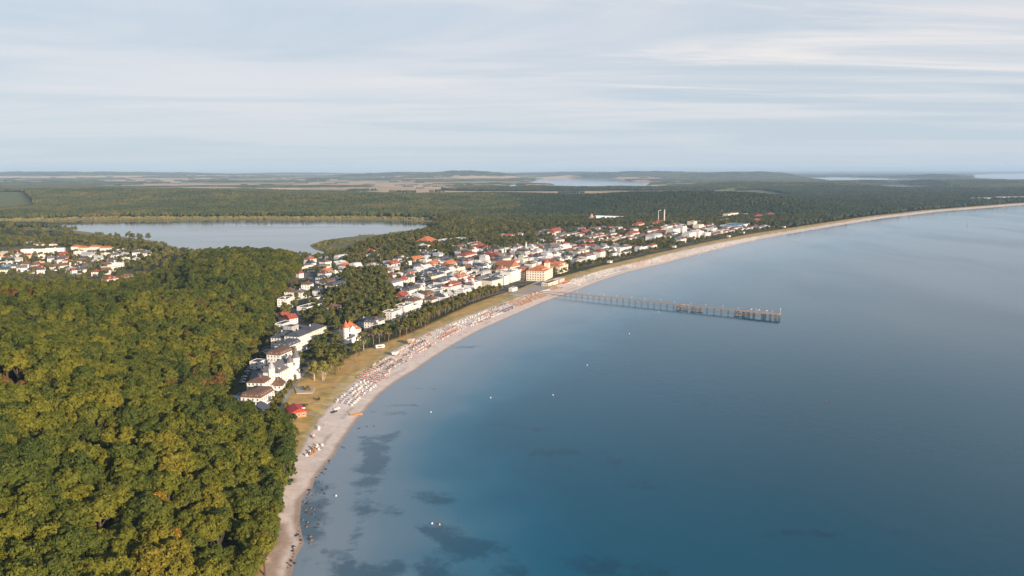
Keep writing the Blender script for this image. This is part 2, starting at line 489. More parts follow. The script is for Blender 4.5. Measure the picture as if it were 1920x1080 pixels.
# ------------------------------------------------------------ water
def blob(cx_, cy_, rx, ry, ang=0.0):
    ax, ay = at(cx_, cy_)
    D = math.hypot(ax, ay)
    mx = D / FPX; my = ay * ay / (CAM_H * FPX)
    u = (X - ax) / (rx * mx); v = (Y - ay) / (ry * my)
    ca, sa_ = math.cos(ang), math.sin(ang)
    u, v = u * ca - v * sa_, u * sa_ + v * ca
    return np.exp(-(u * u + v * v))
weed = 0.25 * np.exp(-((-DS - 26) / 24) ** 2) * (1 - smooth(430, 640, Y))
for bb in [(740,775,40,9),(780,728,50,4),(760,760,40,4),(930,800,60,8),(1040,850,130,22),(1140,870,90,20),(1000,805,70,7),(1240,905,160,30),(880,650,60,3),(930,625,40,2.5),(850,668,40,3),(1500,1000,200,14),(1100,1060,220,30)]:
    weed = np.maximum(weed, 0.75 * blob(*bb))
WEEDS = [[(590,899),(626,915),(616,950),(610,982),(601,1021),(580,1040),(566,1060),(560,1000),(556,960),(575,928)],
 [(679,819),(756,807),(750,819),(718,849),(727,876),(712,911),(715,935),(756,953),(750,965),(712,962),(690,973),(678,997),(668,1021),(660,1053),(676,1085),(626,1085),(644,1056),(606,1036),(608,1030),(647,1027),(662,985),(664,962),(650,953),(656,926),(662,902),(679,890),(653,879),(685,870),(685,849),(665,846)],
 [(780,986),(845,986),(886,1002),(951,1031),(992,1060),(1010,1100),(804,1100),(772,1060),(804,1043),(821,1019),(788,998)],
 [(629,1095),(682,1055),(747,1051),(764,1064),(743,1095)], [(764,921),(804,917),(845,937),(821,943),(780,933)]]
for wp in WEEDS:
    nr_ = Y < 700
    q_ = np.zeros(len(X)); q_[nr_] = smooth(-10, 6, sdf(X[nr_], Y[nr_], P(wp)))
    weed = np.maximum(weed, q_)
bare_b = np.zeros(len(X))
for bb in [(640,930,26,60),(620,860,22,25),(600,1040,45,20),(655,1000,15,30)]:
    bare_b = np.maximum(bare_b, blob(*bb))
# how deep the sea bed lies: shallows reach out far in front of the near beach
w = -DS
shelf = np.interp(Y, [150, 300, 420, 520, 700, 1000, 2000], [170, 150, 125, 130, 170, 230, 320])
deep = smooth(0.05, 1.0, w / shelf * (0.75 + 0.5 * fbm(X / 55, Y / 55, 3)))
deep = 0.75 * deep + 0.25 * smooth(0, 2.6, w / shelf)
m, nb, b = newmat('sea_water')
dp = nb.attr('depth', False); wd = nb.attr('weed', False)
wn = nb.noise(0.055, 8, rough=0.68); wn2 = nb.noise(0.25, 6, rough=0.7)
wm = nb.ramp(nb.math('ADD', wd, nb.math('MULTIPLY', nb.math('SUBTRACT', nb.math('ADD', nb.math('ADD', nb.math('MULTIPLY', wn, 0.45), nb.math('MULTIPLY', wn2, 0.15)), nb.math('MULTIPLY', nb.noise(0.018, 6, rough=0.6), 0.40)), 0.52), 5.2)), 0.40, 1.0)
bodyc = nb.cramp(dp, [(0.0, (0.22, 0.285, 0.33)), (0.12, (0.135, 0.225, 0.285)), (0.40, (0.034, 0.155, 0.235)), (0.66, (0.003, 0.108, 0.185)), (0.86, (0.0, 0.082, 0.140)), (1.0, (0.000, 0.062, 0.103))])
weedc = nb.cramp(dp, [(0.0, (0.022, 0.075, 0.120)), (0.5, (0.002, 0.058, 0.105)), (1.0, (0.000, 0.036, 0.075))])
colr = nb.mix(nb.math('MULTIPLY', wm, 0.66), bodyc, weedc)
nb.put(b.inputs['Base Color'], colr)
tcn = nb.n('ShaderNodeTexCoord')
str1 = nb.noise(0.0042, 5, sc=(1, 0.35, 1), rough=0.6)
nb.put(b.inputs['Roughness'], nb.math('ADD', nb.math('MULTIPLY', nb.ramp(str1, 0.35, 0.65), 0.10), 0.06))
b.inputs['IOR'].default_value = 1.24
r1 = nb.noise(0.42, 4, sc=(1.0, 1.0, 1)); r2 = nb.noise(0.09, 3)
nb.put(b.inputs['Normal'], nb.bump(nb.math('ADD', r1, nb.math('MULTIPLY', r2, 1.6)), 0.07, 0.9))
SEAM = m
Vs = V.copy(); Vs[:, 2] = 0.0
selsea = (H[Fq].min(1) < 0.4) & (fre > 30)
wat = {'depth': (np.clip(deep, 0, 1), 'FLOAT'), 'weed': (np.clip(weed - 0.0 * bare_b, 0, 1), 'FLOAT')}
sub_sheet('sea', selsea & (fDS < 3), SEAM, wat, Vs)
m, nb, b = newmat('lake_water')
b.inputs['Base Color'].default_value = (0.03, 0.05, 0.06, 1)
b.inputs['Roughness'].default_value = 0.06
b.inputs['IOR'].default_value = 1.333
nb.put(b.inputs['Normal'], nb.bump(nb.noise(0.3, 3), 0.12, 0.3))
ls = nb.noise(0.004, 4, sc=(0.4, 1.3, 1))
nb.put(b.inputs['Roughness'], nb.math('ADD', nb.math('MULTIPLY', nb.ramp(ls, 0.4, 0.6), 0.08), 0.03))
LAKEM = m
Vl = V.copy(); Vl[:, 2] = 0.05
sub_sheet('lake', (fre < 25), LAKEM, {}, Vl)
sub_sheet('lagoon', (H[Fq].min(1) < 0.4) & (DG[Fq].mean(1) < 60) & (fDS > 3), LAKEM, {}, Vs)
# ------------------------------------------------------------ foliage
def leafmat(name, stops, trans=0.16, spatial=0.010, bark=False):
    m, nb, b = newmat(name)
    oi = nb.n('ShaderNodeObjectInfo')
    loc = nb.noise(spatial, 3, vec=oi.outputs['Location'])
    sel = nb.math('ADD', nb.math('MULTIPLY', oi.outputs['Random'], 0.62), nb.math('MULTIPLY', nb.ramp(loc, 0.32, 0.68), 0.38))
    base = nb.cramp(sel, stops)
    f = nb.noise(0.55, 3, rough=0.6)
    c = nb.mix(1.0, base, nb.cramp(f, [(0.3, (0.72, 0.74, 0.70)), (0.7, (1.28, 1.24, 1.20))]), 'MULTIPLY')
    nb.put(b.inputs['Base Color'], c)
    b.inputs['Roughness'].default_value = 0.62
    b.inputs['Specular IOR Level'].default_value = 0.18
    tr = nb.n('ShaderNodeBsdfTranslucent'); nb.put(tr.inputs['Color'], nb.mix(1.0, c, (1.25, 1.2, 0.55), 'MULTIPLY'))
    mx = nb.n('ShaderNodeMixShader'); mx.inputs[0].default_value = trans
    nb.l(b.outputs[0], mx.inputs[1]); nb.l(tr.outputs[0], mx.inputs[2])
    nb.l(mx.outputs[0], m.node_tree.nodes['Material Output'].inputs['Surface'])
    return m
LEAF = leafmat('beech_leaves', [(0.0, (0.038, 0.064, 0.013)), (0.35, (0.074, 0.096, 0.014)), (0.62, (0.118, 0.130, 0.015)), (0.85, (0.172, 0.166, 0.017)), (1.0, (0.195, 0.158, 0.018))])
LEAF2 = leafmat('town_leaves', [(0.0, (0.045, 0.066, 0.020)), (0.4, (0.088, 0.098, 0.024)), (0.8, (0.145, 0.135, 0.032)), (1.0, (0.17, 0.12, 0.040))], spatial=0.03)
LEAFN = leafmat('pine_needles', [(0.0, (0.070, 0.092, 0.028)), (0.5, (0.155, 0.14, 0.040)), (1.0, (0.25, 0.17, 0.060))], spatial=0.04)
LEAFF = leafmat('far_leaves', [(0.0, (0.022, 0.042, 0.020)), (0.35, (0.045, 0.064, 0.020)), (0.65, (0.082, 0.088, 0.024)), (0.85, (0.125, 0.112, 0.030)), (1.0, (0.165, 0.110, 0.040))], spatial=0.0030)
LEAFR = leafmat('reed_leaves', [(0.0, (0.15, 0.155, 0.045)), (1.0, (0.27, 0.22, 0.08))], spatial=0.01)
LEAFO = leafmat('orange_leaves', [(0.0, (0.30, 0.17, 0.012)), (1.0, (0.36, 0.20, 0.015))])
LEAFC = leafmat('copper_leaves', [(0.0, (0.135, 0.085, 0.022)), (1.0, (0.175, 0.100, 0.030))])
LEAFW = leafmat('willow_leaves', [(0.0, (0.20, 0.19, 0.045)), (1.0, (0.23, 0.20, 0.055))])
LEAFD = leafmat('coastal_leaves', [(0.0, (0.014, 0.030, 0.018)), (0.5, (0.030, 0.048, 0.020)), (0.85, (0.050, 0.062, 0.024)), (1.0, (0.085, 0.065, 0.030))], spatial=0.003)
BARK = mat('bark', (0.085, 0.065, 0.045), 0.9, 0.25, 2.0)
BARKP = mat('pale_bark', (0.42, 0.35, 0.27), 0.9, 0.2, 2.0)

def quads(Pn, Nn, size, g, aspect=1.5, fold=0.0):
    """leaf clumps: one bent four-sided spray per point"""
    n = len(Pn)
    r = g.normal(size=(n, 3)); a = np.cross(Nn, r); a /= np.linalg.norm(a, axis=1)[:, None] + 1e-9
    b_ = np.cross(Nn, a)
    s = size * (0.6 + 0.8 * g.random(n))[:, None]
    up = Nn * s * 0.35
    v0 = Pn - a * s * 0.5 * aspect; v1 = Pn - b_ * s * 0.5 + up * g.random((n, 1)); v2 = Pn + a * s * 0.5 * aspect; v3 = Pn + b_ * s * 0.5 - up * g.random((n, 1))
    Vv = np.stack([v0, v1, v2, v3], 1).reshape(-1, 3)
    return Vv, np.arange(n * 4).reshape(n, 4)
def crown(seed, rad, zc_, hc, nl, nq, size, mat_, flat=0.75, low=-0.25, lump=0.42, name='crown', droop=0.0):
    """broad crown: nl boughs spread over a dome, each a cloud of nq leaf sprays"""
    g = np.random.default_rng(seed)
    Ps = []; Ns = []
    k = 0
    while k < nl:
        d = g.normal(size=3); d /= np.linalg.norm(d)
        if d[2] < low: continue
        rr = g.uniform(0.55, 1.0) if k > nl * 0.25 else g.uniform(0.2, 0.5)
        c = np.array([d[0] * rad * rr, d[1] * rad * rr, zc_ + d[2] * hc * rr]) * np.array([1, 1, 1])
        lr = rad * lump * g.uniform(0.6, 1.15)
        q = g.normal(size=(nq, 3)); q /= np.linalg.norm(q, axis=1)[:, None]
        keep = (q @ d) > -0.35; q = q[keep]
        p = c + q * np.array([lr, lr, lr * flat]) * (0.82 + 0.25 * g.random((len(q), 1)))
        p[:, 2] -= droop * lr * g.random(len(q)) * (1 - q[:, 2])
        nn = q * 0.75 + d * 0.5 + g.normal(size=q.shape) * 0.42 + np.array([0, 0, 0.25]); nn /= np.linalg.norm(nn, axis=1)[:, None]
        Ps.append(p); Ns.append(nn); k += 1
    Vv, Ff = quads(np.concatenate(Ps), np.concatenate(Ns), size, g)
    return np_mesh(name, Vv, Ff, [mat_])
def tube_np(pts, rads, n=7):
    pts = np.asarray(pts, float); V_ = []; F_ = []
    for i, (p, r) in enumerate(zip(pts, rads)):
        t = pts[min(i + 1, len(pts) - 1)] - pts[max(i - 1, 0)]; t /= np.linalg.norm(t) + 1e-9
        a = np.cross(t, [0.3, 1, 0.1]); a /= np.linalg.norm(a); b_ = np.cross(t, a)
        for k in range(n):
            V_.append(p + r * (math.cos(2 * math.pi * k / n) * a + math.sin(2 * math.pi * k / n) * b_))
    for i in range(len(pts) - 1):
        for k in range(n): F_.append((i * n + k, i * n + (k + 1) % n, (i + 1) * n + (k + 1) % n, (i + 1) * n + k))
    return np.array(V_), np.array(F_)
def trunk(seed, h, r, limbs=5, spread=4.0, mat_=None, top=0.8, name='trunk'):
    g = np.random.default_rng(seed)
    parts = [tube_np([(0, 0, -1.5), (0, 0, h * 0.3), (g.normal() * .3, g.normal() * .3, h * 0.6), (g.normal() * .5, g.normal() * .5, h * top)], [r * 1.25, r, r * .8, r * .3])]
    for i in range(limbs):
        a = g.random() * 6.28; z0 = h * g.uniform(0.35, 0.6); e = spread * g.uniform(0.6, 1)
        parts.append(tube_np([(0, 0, z0), (math.cos(a) * e * .5, math.sin(a) * e * .5, z0 + h * .12), (math.cos(a) * e, math.sin(a) * e, z0 + h * .28)], [r * .5, r * .35, r * .12], 5))
    V_ = []; F_ = []; o = 0
    for a, b_ in parts: V_.append(a); F_.append(b_ + o); o += len(a)
    return np_mesh(name, np.concatenate(V_), np.concatenate(F_), [mat_ or BARK], smoothf=True)
# near beeches, middle distance trees, pines, far clumps
BEECH = [crown(100 + i, 4.3 + 0.35 * (i % 3), 14.5, 5.0 + 0.5 * (i % 2), 64 + 6 * (i % 3), 84, 0.47, LEAF, low=-0.50, lump=0.28) for i in range(6)]
BTRUNK = [trunk(200 + i, 19, 0.38, 6, 4.0) for i in range(3)]
MIDT = [crown(300 + i, 5.0, 9.0, 5.4, 16, 34, 1.5, LEAF2, low=-0.55) for i in range(5)]
MTRUNK = [trunk(320 + i, 11, 0.3, 4, 3.0) for i in range(2)]
PINE = [crown(330 + i, 3.6, 10.5, 3.8, 15, 40, 0.95, LEAFN, flat=0.5, low=-0.5, lump=0.40) for i in range(5)]
PTRUNK = [trunk(340 + i, 12.5, 0.26, 4, 2.4, mat('pine_bark', (0.30, 0.17, 0.10), 0.9, 0.2, 2.0), top=0.95) for i in range(3)]
SHRUB = [crown(350 + i, 2.2, 1.4, 1.7, 9, 30, 0.6, LEAF2, low=-0.1) for i in range(3)]
def clump(seed, R_, hgt, n, mat_, name='clump'):
    g = np.random.default_rng(seed)
    bm = bmesh.new()
    for i in range(n):
        a = g.random() * 6.28; d = R_ * math.sqrt(g.random()); r = R_ * g.uniform(0.22, 0.36)
        z = hgt * g.uniform(0.35, 0.8)
        M = Matrix.Translation((math.cos(a) * d, math.sin(a) * d, z)) @ Matrix.Diagonal((r, r, hgt * g.uniform(0.28, 0.42), 1)) @ Matrix.Rotation(g.random() * 6, 4, 'Z')
        res = bmesh.ops.create_icosphere(bm, subdivisions=2, radius=1, matrix=M)
        for v in res['verts']:
            v.co += Vector(g.normal(size=3)) * r * 0.13
    me = bpy.data.meshes.new(name); bm.to_mesh(me); bm.free(); me.materials.append(mat_)
    return me
CLUMP = [clump(400 + i, 15, 15, 11, LEAFF) for i in range(5)]

def scatter(name, pts, rots, scales, meshes, label, cat=None):
    """one stuff object: points that carry the tree meshes by geometry nodes"""
    me = bpy.data.meshes.new(name)
    pts = np.asarray(pts, np.float32)
    me.vertices.add(len(pts)); me.vertices.foreach_set('co', pts.ravel())
    for an, arr in (('turn', rots), ('size', scales)):
        a = me.attributes.new(an, 'FLOAT', 'POINT'); a.data.foreach_set('value', np.asarray(arr, np.float32))
    a = me.attributes.new('pick', 'INT', 'POINT'); a.data.foreach_set('value', rng.integers(0, len(meshes), len(pts)).astype(np.int32))
    o = link(name, me); tag(o, label, cat, kind='stuff')
    ng = bpy.data.node_groups.new(name, 'GeometryNodeTree')
    ng.interface.new_socket('Geometry', in_out='INPUT', socket_type='NodeSocketGeometry')
    ng.interface.new_socket('Geometry', in_out='OUTPUT', socket_type='NodeSocketGeometry')
    gi = ng.nodes.new('NodeGroupInput'); go = ng.nodes.new('NodeGroupOutput')
    jn = ng.nodes.new('GeometryNodeJoinGeometry')
    for i, mm in enumerate(meshes):
        src = bpy.data.objects.new(name + '_source', mm)
        oi = ng.nodes.new('GeometryNodeObjectInfo'); oi.inputs['Object'].default_value = src; oi.inputs['As Instance'].default_value = True
        ng.links.new(oi.outputs['Geometry'], jn.inputs[0])
    ip = ng.nodes.new('GeometryNodeInstanceOnPoints')
    ng.links.new(gi.outputs[0], ip.inputs['Points']); ng.links.new(jn.outputs[0], ip.inputs['Instance'])
    ip.inputs['Pick Instance'].default_value = True
    def na(nm, typ):
        n = ng.nodes.new('GeometryNodeInputNamedAttribute'); n.data_type = typ; n.inputs['Name'].default_value = nm
        return n.outputs['Attribute']
    ng.links.new(na('pick', 'INT'), ip.inputs['Instance Index'])
    cx_ = ng.nodes.new('ShaderNodeCombineXYZ'); ng.links.new(na('turn', 'FLOAT'), cx_.inputs[2])
    ng.links.new(cx_.outputs[0], ip.inputs['Rotation'])
    ng.links.new(na('size', 'FLOAT'), ip.inputs['Scale'])
    ng.links.new(ip.outputs[0], go.inputs[0])
    md_ = o.modifiers.new('scatter', 'NODES'); md_.node_group = ng
    return o
def jgrid(x0, x1, y0, y1, sp):
    """jittered hexagonal points"""
    nx = int((x1 - x0) / sp) + 1; ny = int((y1 - y0) / (sp * 0.87)) + 1
    a, b_ = np.meshgrid(np.arange(nx), np.arange(ny))
    x = x0 + (a + 0.5 * (b_ % 2)) * sp; y = y0 + b_ * sp * 0.87
    x = x + rng.uniform(-.36, .36, x.shape) * sp; y = y + rng.uniform(-.36, .36, x.shape) * sp
    return x.ravel(), y.ravel()
def inview(x, y, m=1.0):
    return (np.abs(x) < (y + 40) * 0.70 * m + 20)
OCC = []            # (x, y, radius) taken by buildings
ROADS = []          # (polyline, half width)
# ------------------------------------------------------------ buildings
WALLC = {'white': (0.74, 0.72, 0.68), 'cream': (0.74, 0.66, 0.52), 'grey': (0.42, 0.42, 0.42), 'pale blue': (0.50, 0.56, 0.62), 'yellow': (0.62, 0.46, 0.22), 'pink': (0.62, 0.42, 0.34), 'peach': (0.66, 0.42, 0.24), 'brown': (0.22, 0.13, 0.08)}
ROOFC = {'grey': (0.145, 0.14, 0.145), 'slate': (0.075, 0.085, 0.105), 'brown': (0.15, 0.09, 0.065), 'red': (0.27, 0.070, 0.045), 'orange': (0.44, 0.150, 0.065), 'white': (0.55, 0.55, 0.56), 'blue': (0.10, 0.20, 0.30), 'pale grey': (0.36, 0.36, 0.38), 'terracotta': (0.36, 0.15, 0.09)}
def wallmat(c):
    return mat('plaster_' + c.replace(' ', '_'), WALLC[c], 0.85, 0.07, 0.35, 0.2, streak=True)
def roofmat(c):
    n = 'roofing_' + c.replace(' ', '_')
    if n in MATS: return MATS[n]
    m, nb, b = newmat(n)
    col = ROOFC[c]
    f = nb.noise(0.5, 5, rough=0.65); g_ = nb.noise(3.0, 2)
    nb.put(b.inputs['Base Color'], nb.mix(nb.ramp(nb.math('MULTIPLY', nb.math('ADD', f, g_), 0.5), 0.35, 0.65), tuple(v * 0.72 for v in col), tuple(v * 1.25 for v in col)))
    b.inputs['Roughness'].default_value = 0.75; b.inputs['Specular IOR Level'].default_value = 0.25
    wv = nb.n('ShaderNodeTexWave'); wv.bands_direction = 'Z'; wv.inputs['Scale'].default_value = 1.4
    nb.l(nb.n('ShaderNodeTexCoord').outputs['Object'], wv.inputs[0])
    nb.put(b.inputs['Normal'], nb.bump(wv.outputs['Fac'], 0.25, 0.08))
    return m
GLASS = mat('window_glass', (0.035, 0.045, 0.055), 0.12, 0.3, 0.3, 0.6)
TRIM = mat('white_trim', (0.78, 0.76, 0.72), 0.6, 0.05, 0.8)
BRICK = mat('chimney_brick', (0.32, 0.16, 0.10), 0.85, 0.2, 2.0)
METAL = mat('grey_metal', (0.30, 0.31, 0.33), 0.45, 0.1, 1.0, 0.5, 0.4)
TIMBER = mat('weathered_timber', (0.27, 0.17, 0.11), 0.85, 0.25, 0.8)
DARKT = mat('dark_timber', (0.05, 0.045, 0.045), 0.85, 0.25, 0.8)
DARK = mat('dark_interior', (0.03, 0.028, 0.026), 0.8, 0.2, 1)

class MB:
    """collects boxes, prisms and cones and links them as ONE mesh"""
    def __init__(s): s.V = []; s.F = []; s.M = []
    def poly(s, vs, fs, m=0):
        o = len(s.V); s.V += [tuple(map(float, v)) for v in vs]
        for f in fs: s.F.append(tuple(o + i for i in f)); s.M.append(m)
        return s
    def box(s, x0, x1, y0, y1, z0, z1, m=0):
        return s.poly([(x0, y0, z0), (x1, y0, z0), (x1, y1, z0), (x0, y1, z0), (x0, y0, z1), (x1, y0, z1), (x1, y1, z1), (x0, y1, z1)],
                      [(0, 3, 2, 1), (4, 5, 6, 7), (0, 1, 5, 4), (1, 2, 6, 5), (2, 3, 7, 6), (3, 0, 4, 7)], m)
    def cone(s, x, y, z0, z1, r0, r1, n=8, m=0, rot=0.0):
        vs = []
        for z, r in ((z0, r0), (z1, max(r1, 0.02))):
            for k in range(n): a = 2 * math.pi * (k + .5) / n + rot; vs.append((x + r * math.cos(a), y + r * math.sin(a), z))
        fs = [(k, (k + 1) % n, n + (k + 1) % n, n + k) for k in range(n)] + [tuple(range(n - 1, -1, -1)), tuple(range(n, 2 * n))]
        return s.poly(vs, fs, m)
    def bar(s, a, b, w, m=0):
        a = Vector(a); b = Vector(b); t = (b - a).normalized(); u = t.cross(Vector((0, 0, 1)) if abs(t.z) < .9 else Vector((1, 0, 0))).normalized() * w / 2; v = t.cross(u).normalized() * w / 2
        vs = [p + i * u + j * v for p in (a, b) for i, j in ((-1, -1), (1, -1), (1, 1), (-1, 1))]
        return s.poly(vs, [(0, 1, 2, 3), (7, 6, 5, 4), (0, 4, 5, 1), (1, 5, 6, 2), (2, 6, 7, 3), (3, 7, 4, 0)], m)
    def hip(s, w, d, z, h, e=0.5, m=0, k=1.0, cx=0, cy=0):
        """hipped roof; k<1 shortens the hips (k=0: gable)"""
        a, b_ = w / 2 + e, d / 2 + e
        if a >= b_:
            r = max(a - b_ * k, 0.01) if k > 0 else a
            top = [(-r, 0), (r, 0)]
        else:
            r = max(b_ - a * k, 0.01) if k > 0 else b_
            top = [(0, -r), (0, r)]
        vs = [(-a, -b_, z), (a, -b_, z), (a, b_, z), (-a, b_, z)] + [(x, y, z + h) for x, y in top] + [(-a, -b_, z - .25), (a, -b_, z - .25), (a, b_, z - .25), (-a, b_, z - .25)]
        if a >= b_: fs = [(0, 1, 5, 4), (1, 2, 5), (2, 3, 4, 5), (3, 0, 4)]
        else: fs = [(0, 1, 4), (1, 2, 5, 4), (2, 3, 5), (3, 0, 4, 5)]
        fs += [(6, 7, 1, 0), (7, 8, 2, 1), (8, 9, 3, 2), (9, 6, 0, 3), (9, 8, 7, 6)]
        return s.poly([(x + cx, y + cy, zz) for x, y, zz in vs], fs, m)
    def mesh(s, name, mats):
        me = bpy.data.meshes.new(name); me.from_pydata(s.V, [], s.F); me.update()
        for m_ in mats: me.materials.append(m_)
        me.polygons.foreach_set('material_index', s.M)
        bm = bmesh.new(); bm.from_mesh(me); bmesh.ops.recalc_face_normals(bm, faces=bm.faces); bm.to_mesh(me); bm.free()
        return me
    def build(s, name, mats, parent=None, loc=(0, 0, 0), rot=(0, 0, 0)):
        return link(name, s.mesh(name, mats if isinstance(mats, (list, tuple)) else [mats]), parent, loc, rot)
_wm = {}
def window_mesh(w, h):
    k = (round(w, 1), round(h, 1))
    if k not in _wm:
        b = MB()
        b.box(-w / 2, w / 2, -0.05, 0.02, 0, h, 0)                    # glass
        t = 0.12
        b.box(-w / 2 - t, w / 2 + t, -0.11, 0.03, -t - .05, 0, 1); b.box(-w / 2 - t, w / 2 + t, -0.09, 0.03, h, h + t, 1)
        b.box(-w / 2 - t, -w / 2, -0.09, 0.03, 0, h, 1); b.box(w / 2, w / 2 + t, -0.09, 0.03, 0, h, 1)
        b.box(-0.035, 0.035, -0.075, 0.03, 0, h, 1)
        _wm[k] = b.mesh('window', [GLASS, TRIM])
    return _wm[k]
_dm = {}
def dormer_mesh(wc, rc, w=1.9, h=1.9, dd=2.4):
    k = (wc, rc, w)
    if k not in _dm:
        b = MB()
        b.box(-w / 2, w / 2, 0, dd, 0, h * .75, 0)
        b.poly([(-w / 2 - .15, -.2, h * .72), (w / 2 + .15, -.2, h * .72), (0, -.2, h * 1.15), (-w / 2 - .15, dd, h * .72), (w / 2 + .15, dd, h * .72), (0, dd, h * 1.15)], [(0, 1, 2), (5, 4, 3), (0, 2, 5, 3), (1, 4, 5, 2), (0, 3, 4, 1)], 1)
        b.box(-w * .3, w * .3, -.06, 0.05, h * .15, h * .62, 2)
        _dm[k] = b.mesh('dormer', [wallmat(wc), roofmat(rc), GLASS])
    return _dm[k]
def windows_on(t, w, d, z0, floors, fh, faces='fblr', sp=2.6, ww=1.1, wh=1.5, cap=96, skip=0.0, x0=0, y0=0, seed=0):
    """faces: f = -y, b = +y, l = -x, r = +x"""
    g = random.Random(seed); n_ = 0
    me = window_mesh(ww, wh)
    for fc in faces:
        L = w if fc in 'fb' else d
        n = max(1, int((L - 1.2) / sp))
        for fl in range(floors):
            for i in range(n):
                if n_ >= cap: return
                if g.random() < skip: continue
                u = (i + 0.5) / n * (L - 1.0) - (L - 1.0) / 2
                z = z0 + fl * fh + 0.9
                p, r = {'f': ((x0 + u, y0 - d / 2 - .01, z), 0), 'b': ((x0 + u, y0 + d / 2 + .01, z), math.pi), 'l': ((x0 - w / 2 - .01, y0 + u, z), -math.pi / 2), 'r': ((x0 + w / 2 + .01, y0 + u, z), math.pi / 2)}[fc]
                link('window', me, t, p, (0, 0, r)); n_ += 1

def house(loc, rz, w, d, floors=2, roof='hip', rh=None, wc='white', rc='grey', label='', cat='house', group=None, name='house', fh=3.0, chimneys=1, dormers=0, balcony=0,
          turret=None, win='fblr', sp=2.8, ww=1.15, wh=1.5, cap=96, base=0.4, wing=None, gablet=False, seed=0, r=None):
    """front is local -y"""
    x, y, z = loc
    t = empty(name, (x, y, z), rz)
    tag(t, label, cat, group)
    H_ = floors * fh + base
    wm, rm = wallmat(wc), roofmat(rc)
    b = MB(); b.box(-w / 2, w / 2, -d / 2, d / 2, -3.0, H_)
    rh = rh if rh is not None else {'hip': min(w, d) * 0.30, 'gable': min(w, d) * 0.42, 'flat': 0.5, 'mansard': 3.2}[roof]
    if roof == 'gable':
        if w >= d: b.poly([(-w / 2, -d / 2, H_), (-w / 2, d / 2, H_), (-w / 2, 0, H_ + rh * .96), (w / 2, -d / 2, H_), (w / 2, d / 2, H_), (w / 2, 0, H_ + rh * .96)], [(0, 1, 2), (5, 4, 3)])
        else: b.poly([(-w / 2, -d / 2, H_), (w / 2, -d / 2, H_), (0, -d / 2, H_ + rh * .96), (-w / 2, d / 2, H_), (w / 2, d / 2, H_), (0, d / 2, H_ + rh * .96)], [(0, 1, 2), (5, 4, 3)])
    b.box(-w / 2 - .12, w / 2 + .12, -d / 2 - .12, d / 2 + .12, H_ - .35, H_ - .27)          # cornice
    if floors > 1: b.box(-w / 2 - .07, w / 2 + .07, -d / 2 - .07, d / 2 + .07, base + fh - .1, base + fh + .06)
    if gablet:
        gw = min(w * .42, 5.5)
        b.box(-gw / 2, gw / 2, -d / 2 - .5, -d / 2 + 1, -1, H_ + 0.6)
        b.poly([(-gw / 2, -d / 2 - .5, H_ + .6), (gw / 2, -d / 2 - .5, H_ + .6), (0, -d / 2 - .5, H_ + .6 + gw * .55), (-gw / 2, 0, H_ + .6), (gw / 2, 0, H_ + .6), (0, 0, H_ + .6 + gw * .55)], [(0, 1, 2), (3, 5, 4), (0, 2, 5, 3), (1, 4, 5, 2)])
    b.build('wall', wm, t)
    q = MB()
    if roof == 'hip': q.hip(w, d, H_ + .02, rh, .55)
    elif roof == 'gable': q.hip(w, d, H_ + .02, rh, .45, k=0)
    elif roof == 'mansard':
        a, c = w / 2 + .35, d / 2 + .35; i = 1.5
        vs = [(-a, -c, H_ + .02), (a, -c, H_ + .02), (a, c, H_ + .02), (-a, c, H_ + .02), (-a + i, -c + i, H_ + rh), (a - i, -c + i, H_ + rh), (a - i, c - i, H_ + rh), (-a + i, c - i, H_ + rh)]
        q.poly(vs, [(0, 1, 5, 4), (1, 2, 6, 5), (2, 3, 7, 6), (3, 0, 4, 7), (3, 2, 1, 0)])
        q.hip(w - 2 * i, d - 2 * i, H_ + rh + .02, min(w, d) * .10, .5)
    else:
        q.box(-w / 2 + .3, w / 2 - .3, -d / 2 + .3, d / 2 - .3, H_ - .2, H_ + .12)
        if rh >= .5:
            for (a0, a1, c0, c1) in ((-w / 2, w / 2, -d / 2, -d / 2 + .3), (-w / 2, w / 2, d / 2 - .3, d / 2), (-w / 2, -w / 2 + .3, -d / 2 + .3, d / 2 - .3), (w / 2 - .3, w / 2, -d / 2 + .3, d / 2 - .3)):
                q.box(a0, a1, c0, c1, H_ + .003, H_ + .5, 1)
    ro = q.build('roof', [rm, wm], t)
    g = random.Random(seed + int(abs(x) * 7))
    if roof != 'flat':
        for i in range(chimneys):
            cx_, cy_ = g.uniform(-w * .25, w * .25), g.choice((-1, 1)) * min(d * .12, 1.6)
            MB().box(cx_ - .45, cx_ + .45, cy_ - .35, cy_ + .35, H_ + .5, H_ + rh + 1.1).build('chimney', BRICK if rc in ('red', 'orange', 'brown') else wm, ro)
        dm = dormer_mesh(wc, rc)
        for i in range(dormers):
            u = (i + .5) / dormers * (w - 2.5) - (w - 2.5) / 2
            yy = -d / 2 + (.25 if roof == 'mansard' else d * .10); zz = H_ + (0.5 if roof == 'mansard' else rh * .22)
            link('dormer', dm, ro, (u, yy, zz))
            if dormers <= 5: link('dormer', dm, ro, (-u, -yy, zz), (0, 0, math.pi))
        if roof == 'mansard' and dormers:
            for sgn in (-1, 1):
                nn = max(1, int(d / 4.5))
                for i in range(nn):
                    link('dormer', dm, ro, (sgn * (w / 2 - .25), (i + .5) / nn * (d - 2) - (d - 2) / 2, H_ + .5), (0, 0, sgn * math.pi / 2))
    elif chimneys:
        MB().box(-1.2, 1.2, -1, 1, H_ + .13, H_ + 1.7).build('lift_housing', wm, ro)
    windows_on(t, w, d, base, floors, fh, win, sp, ww, wh, cap, seed=seed)
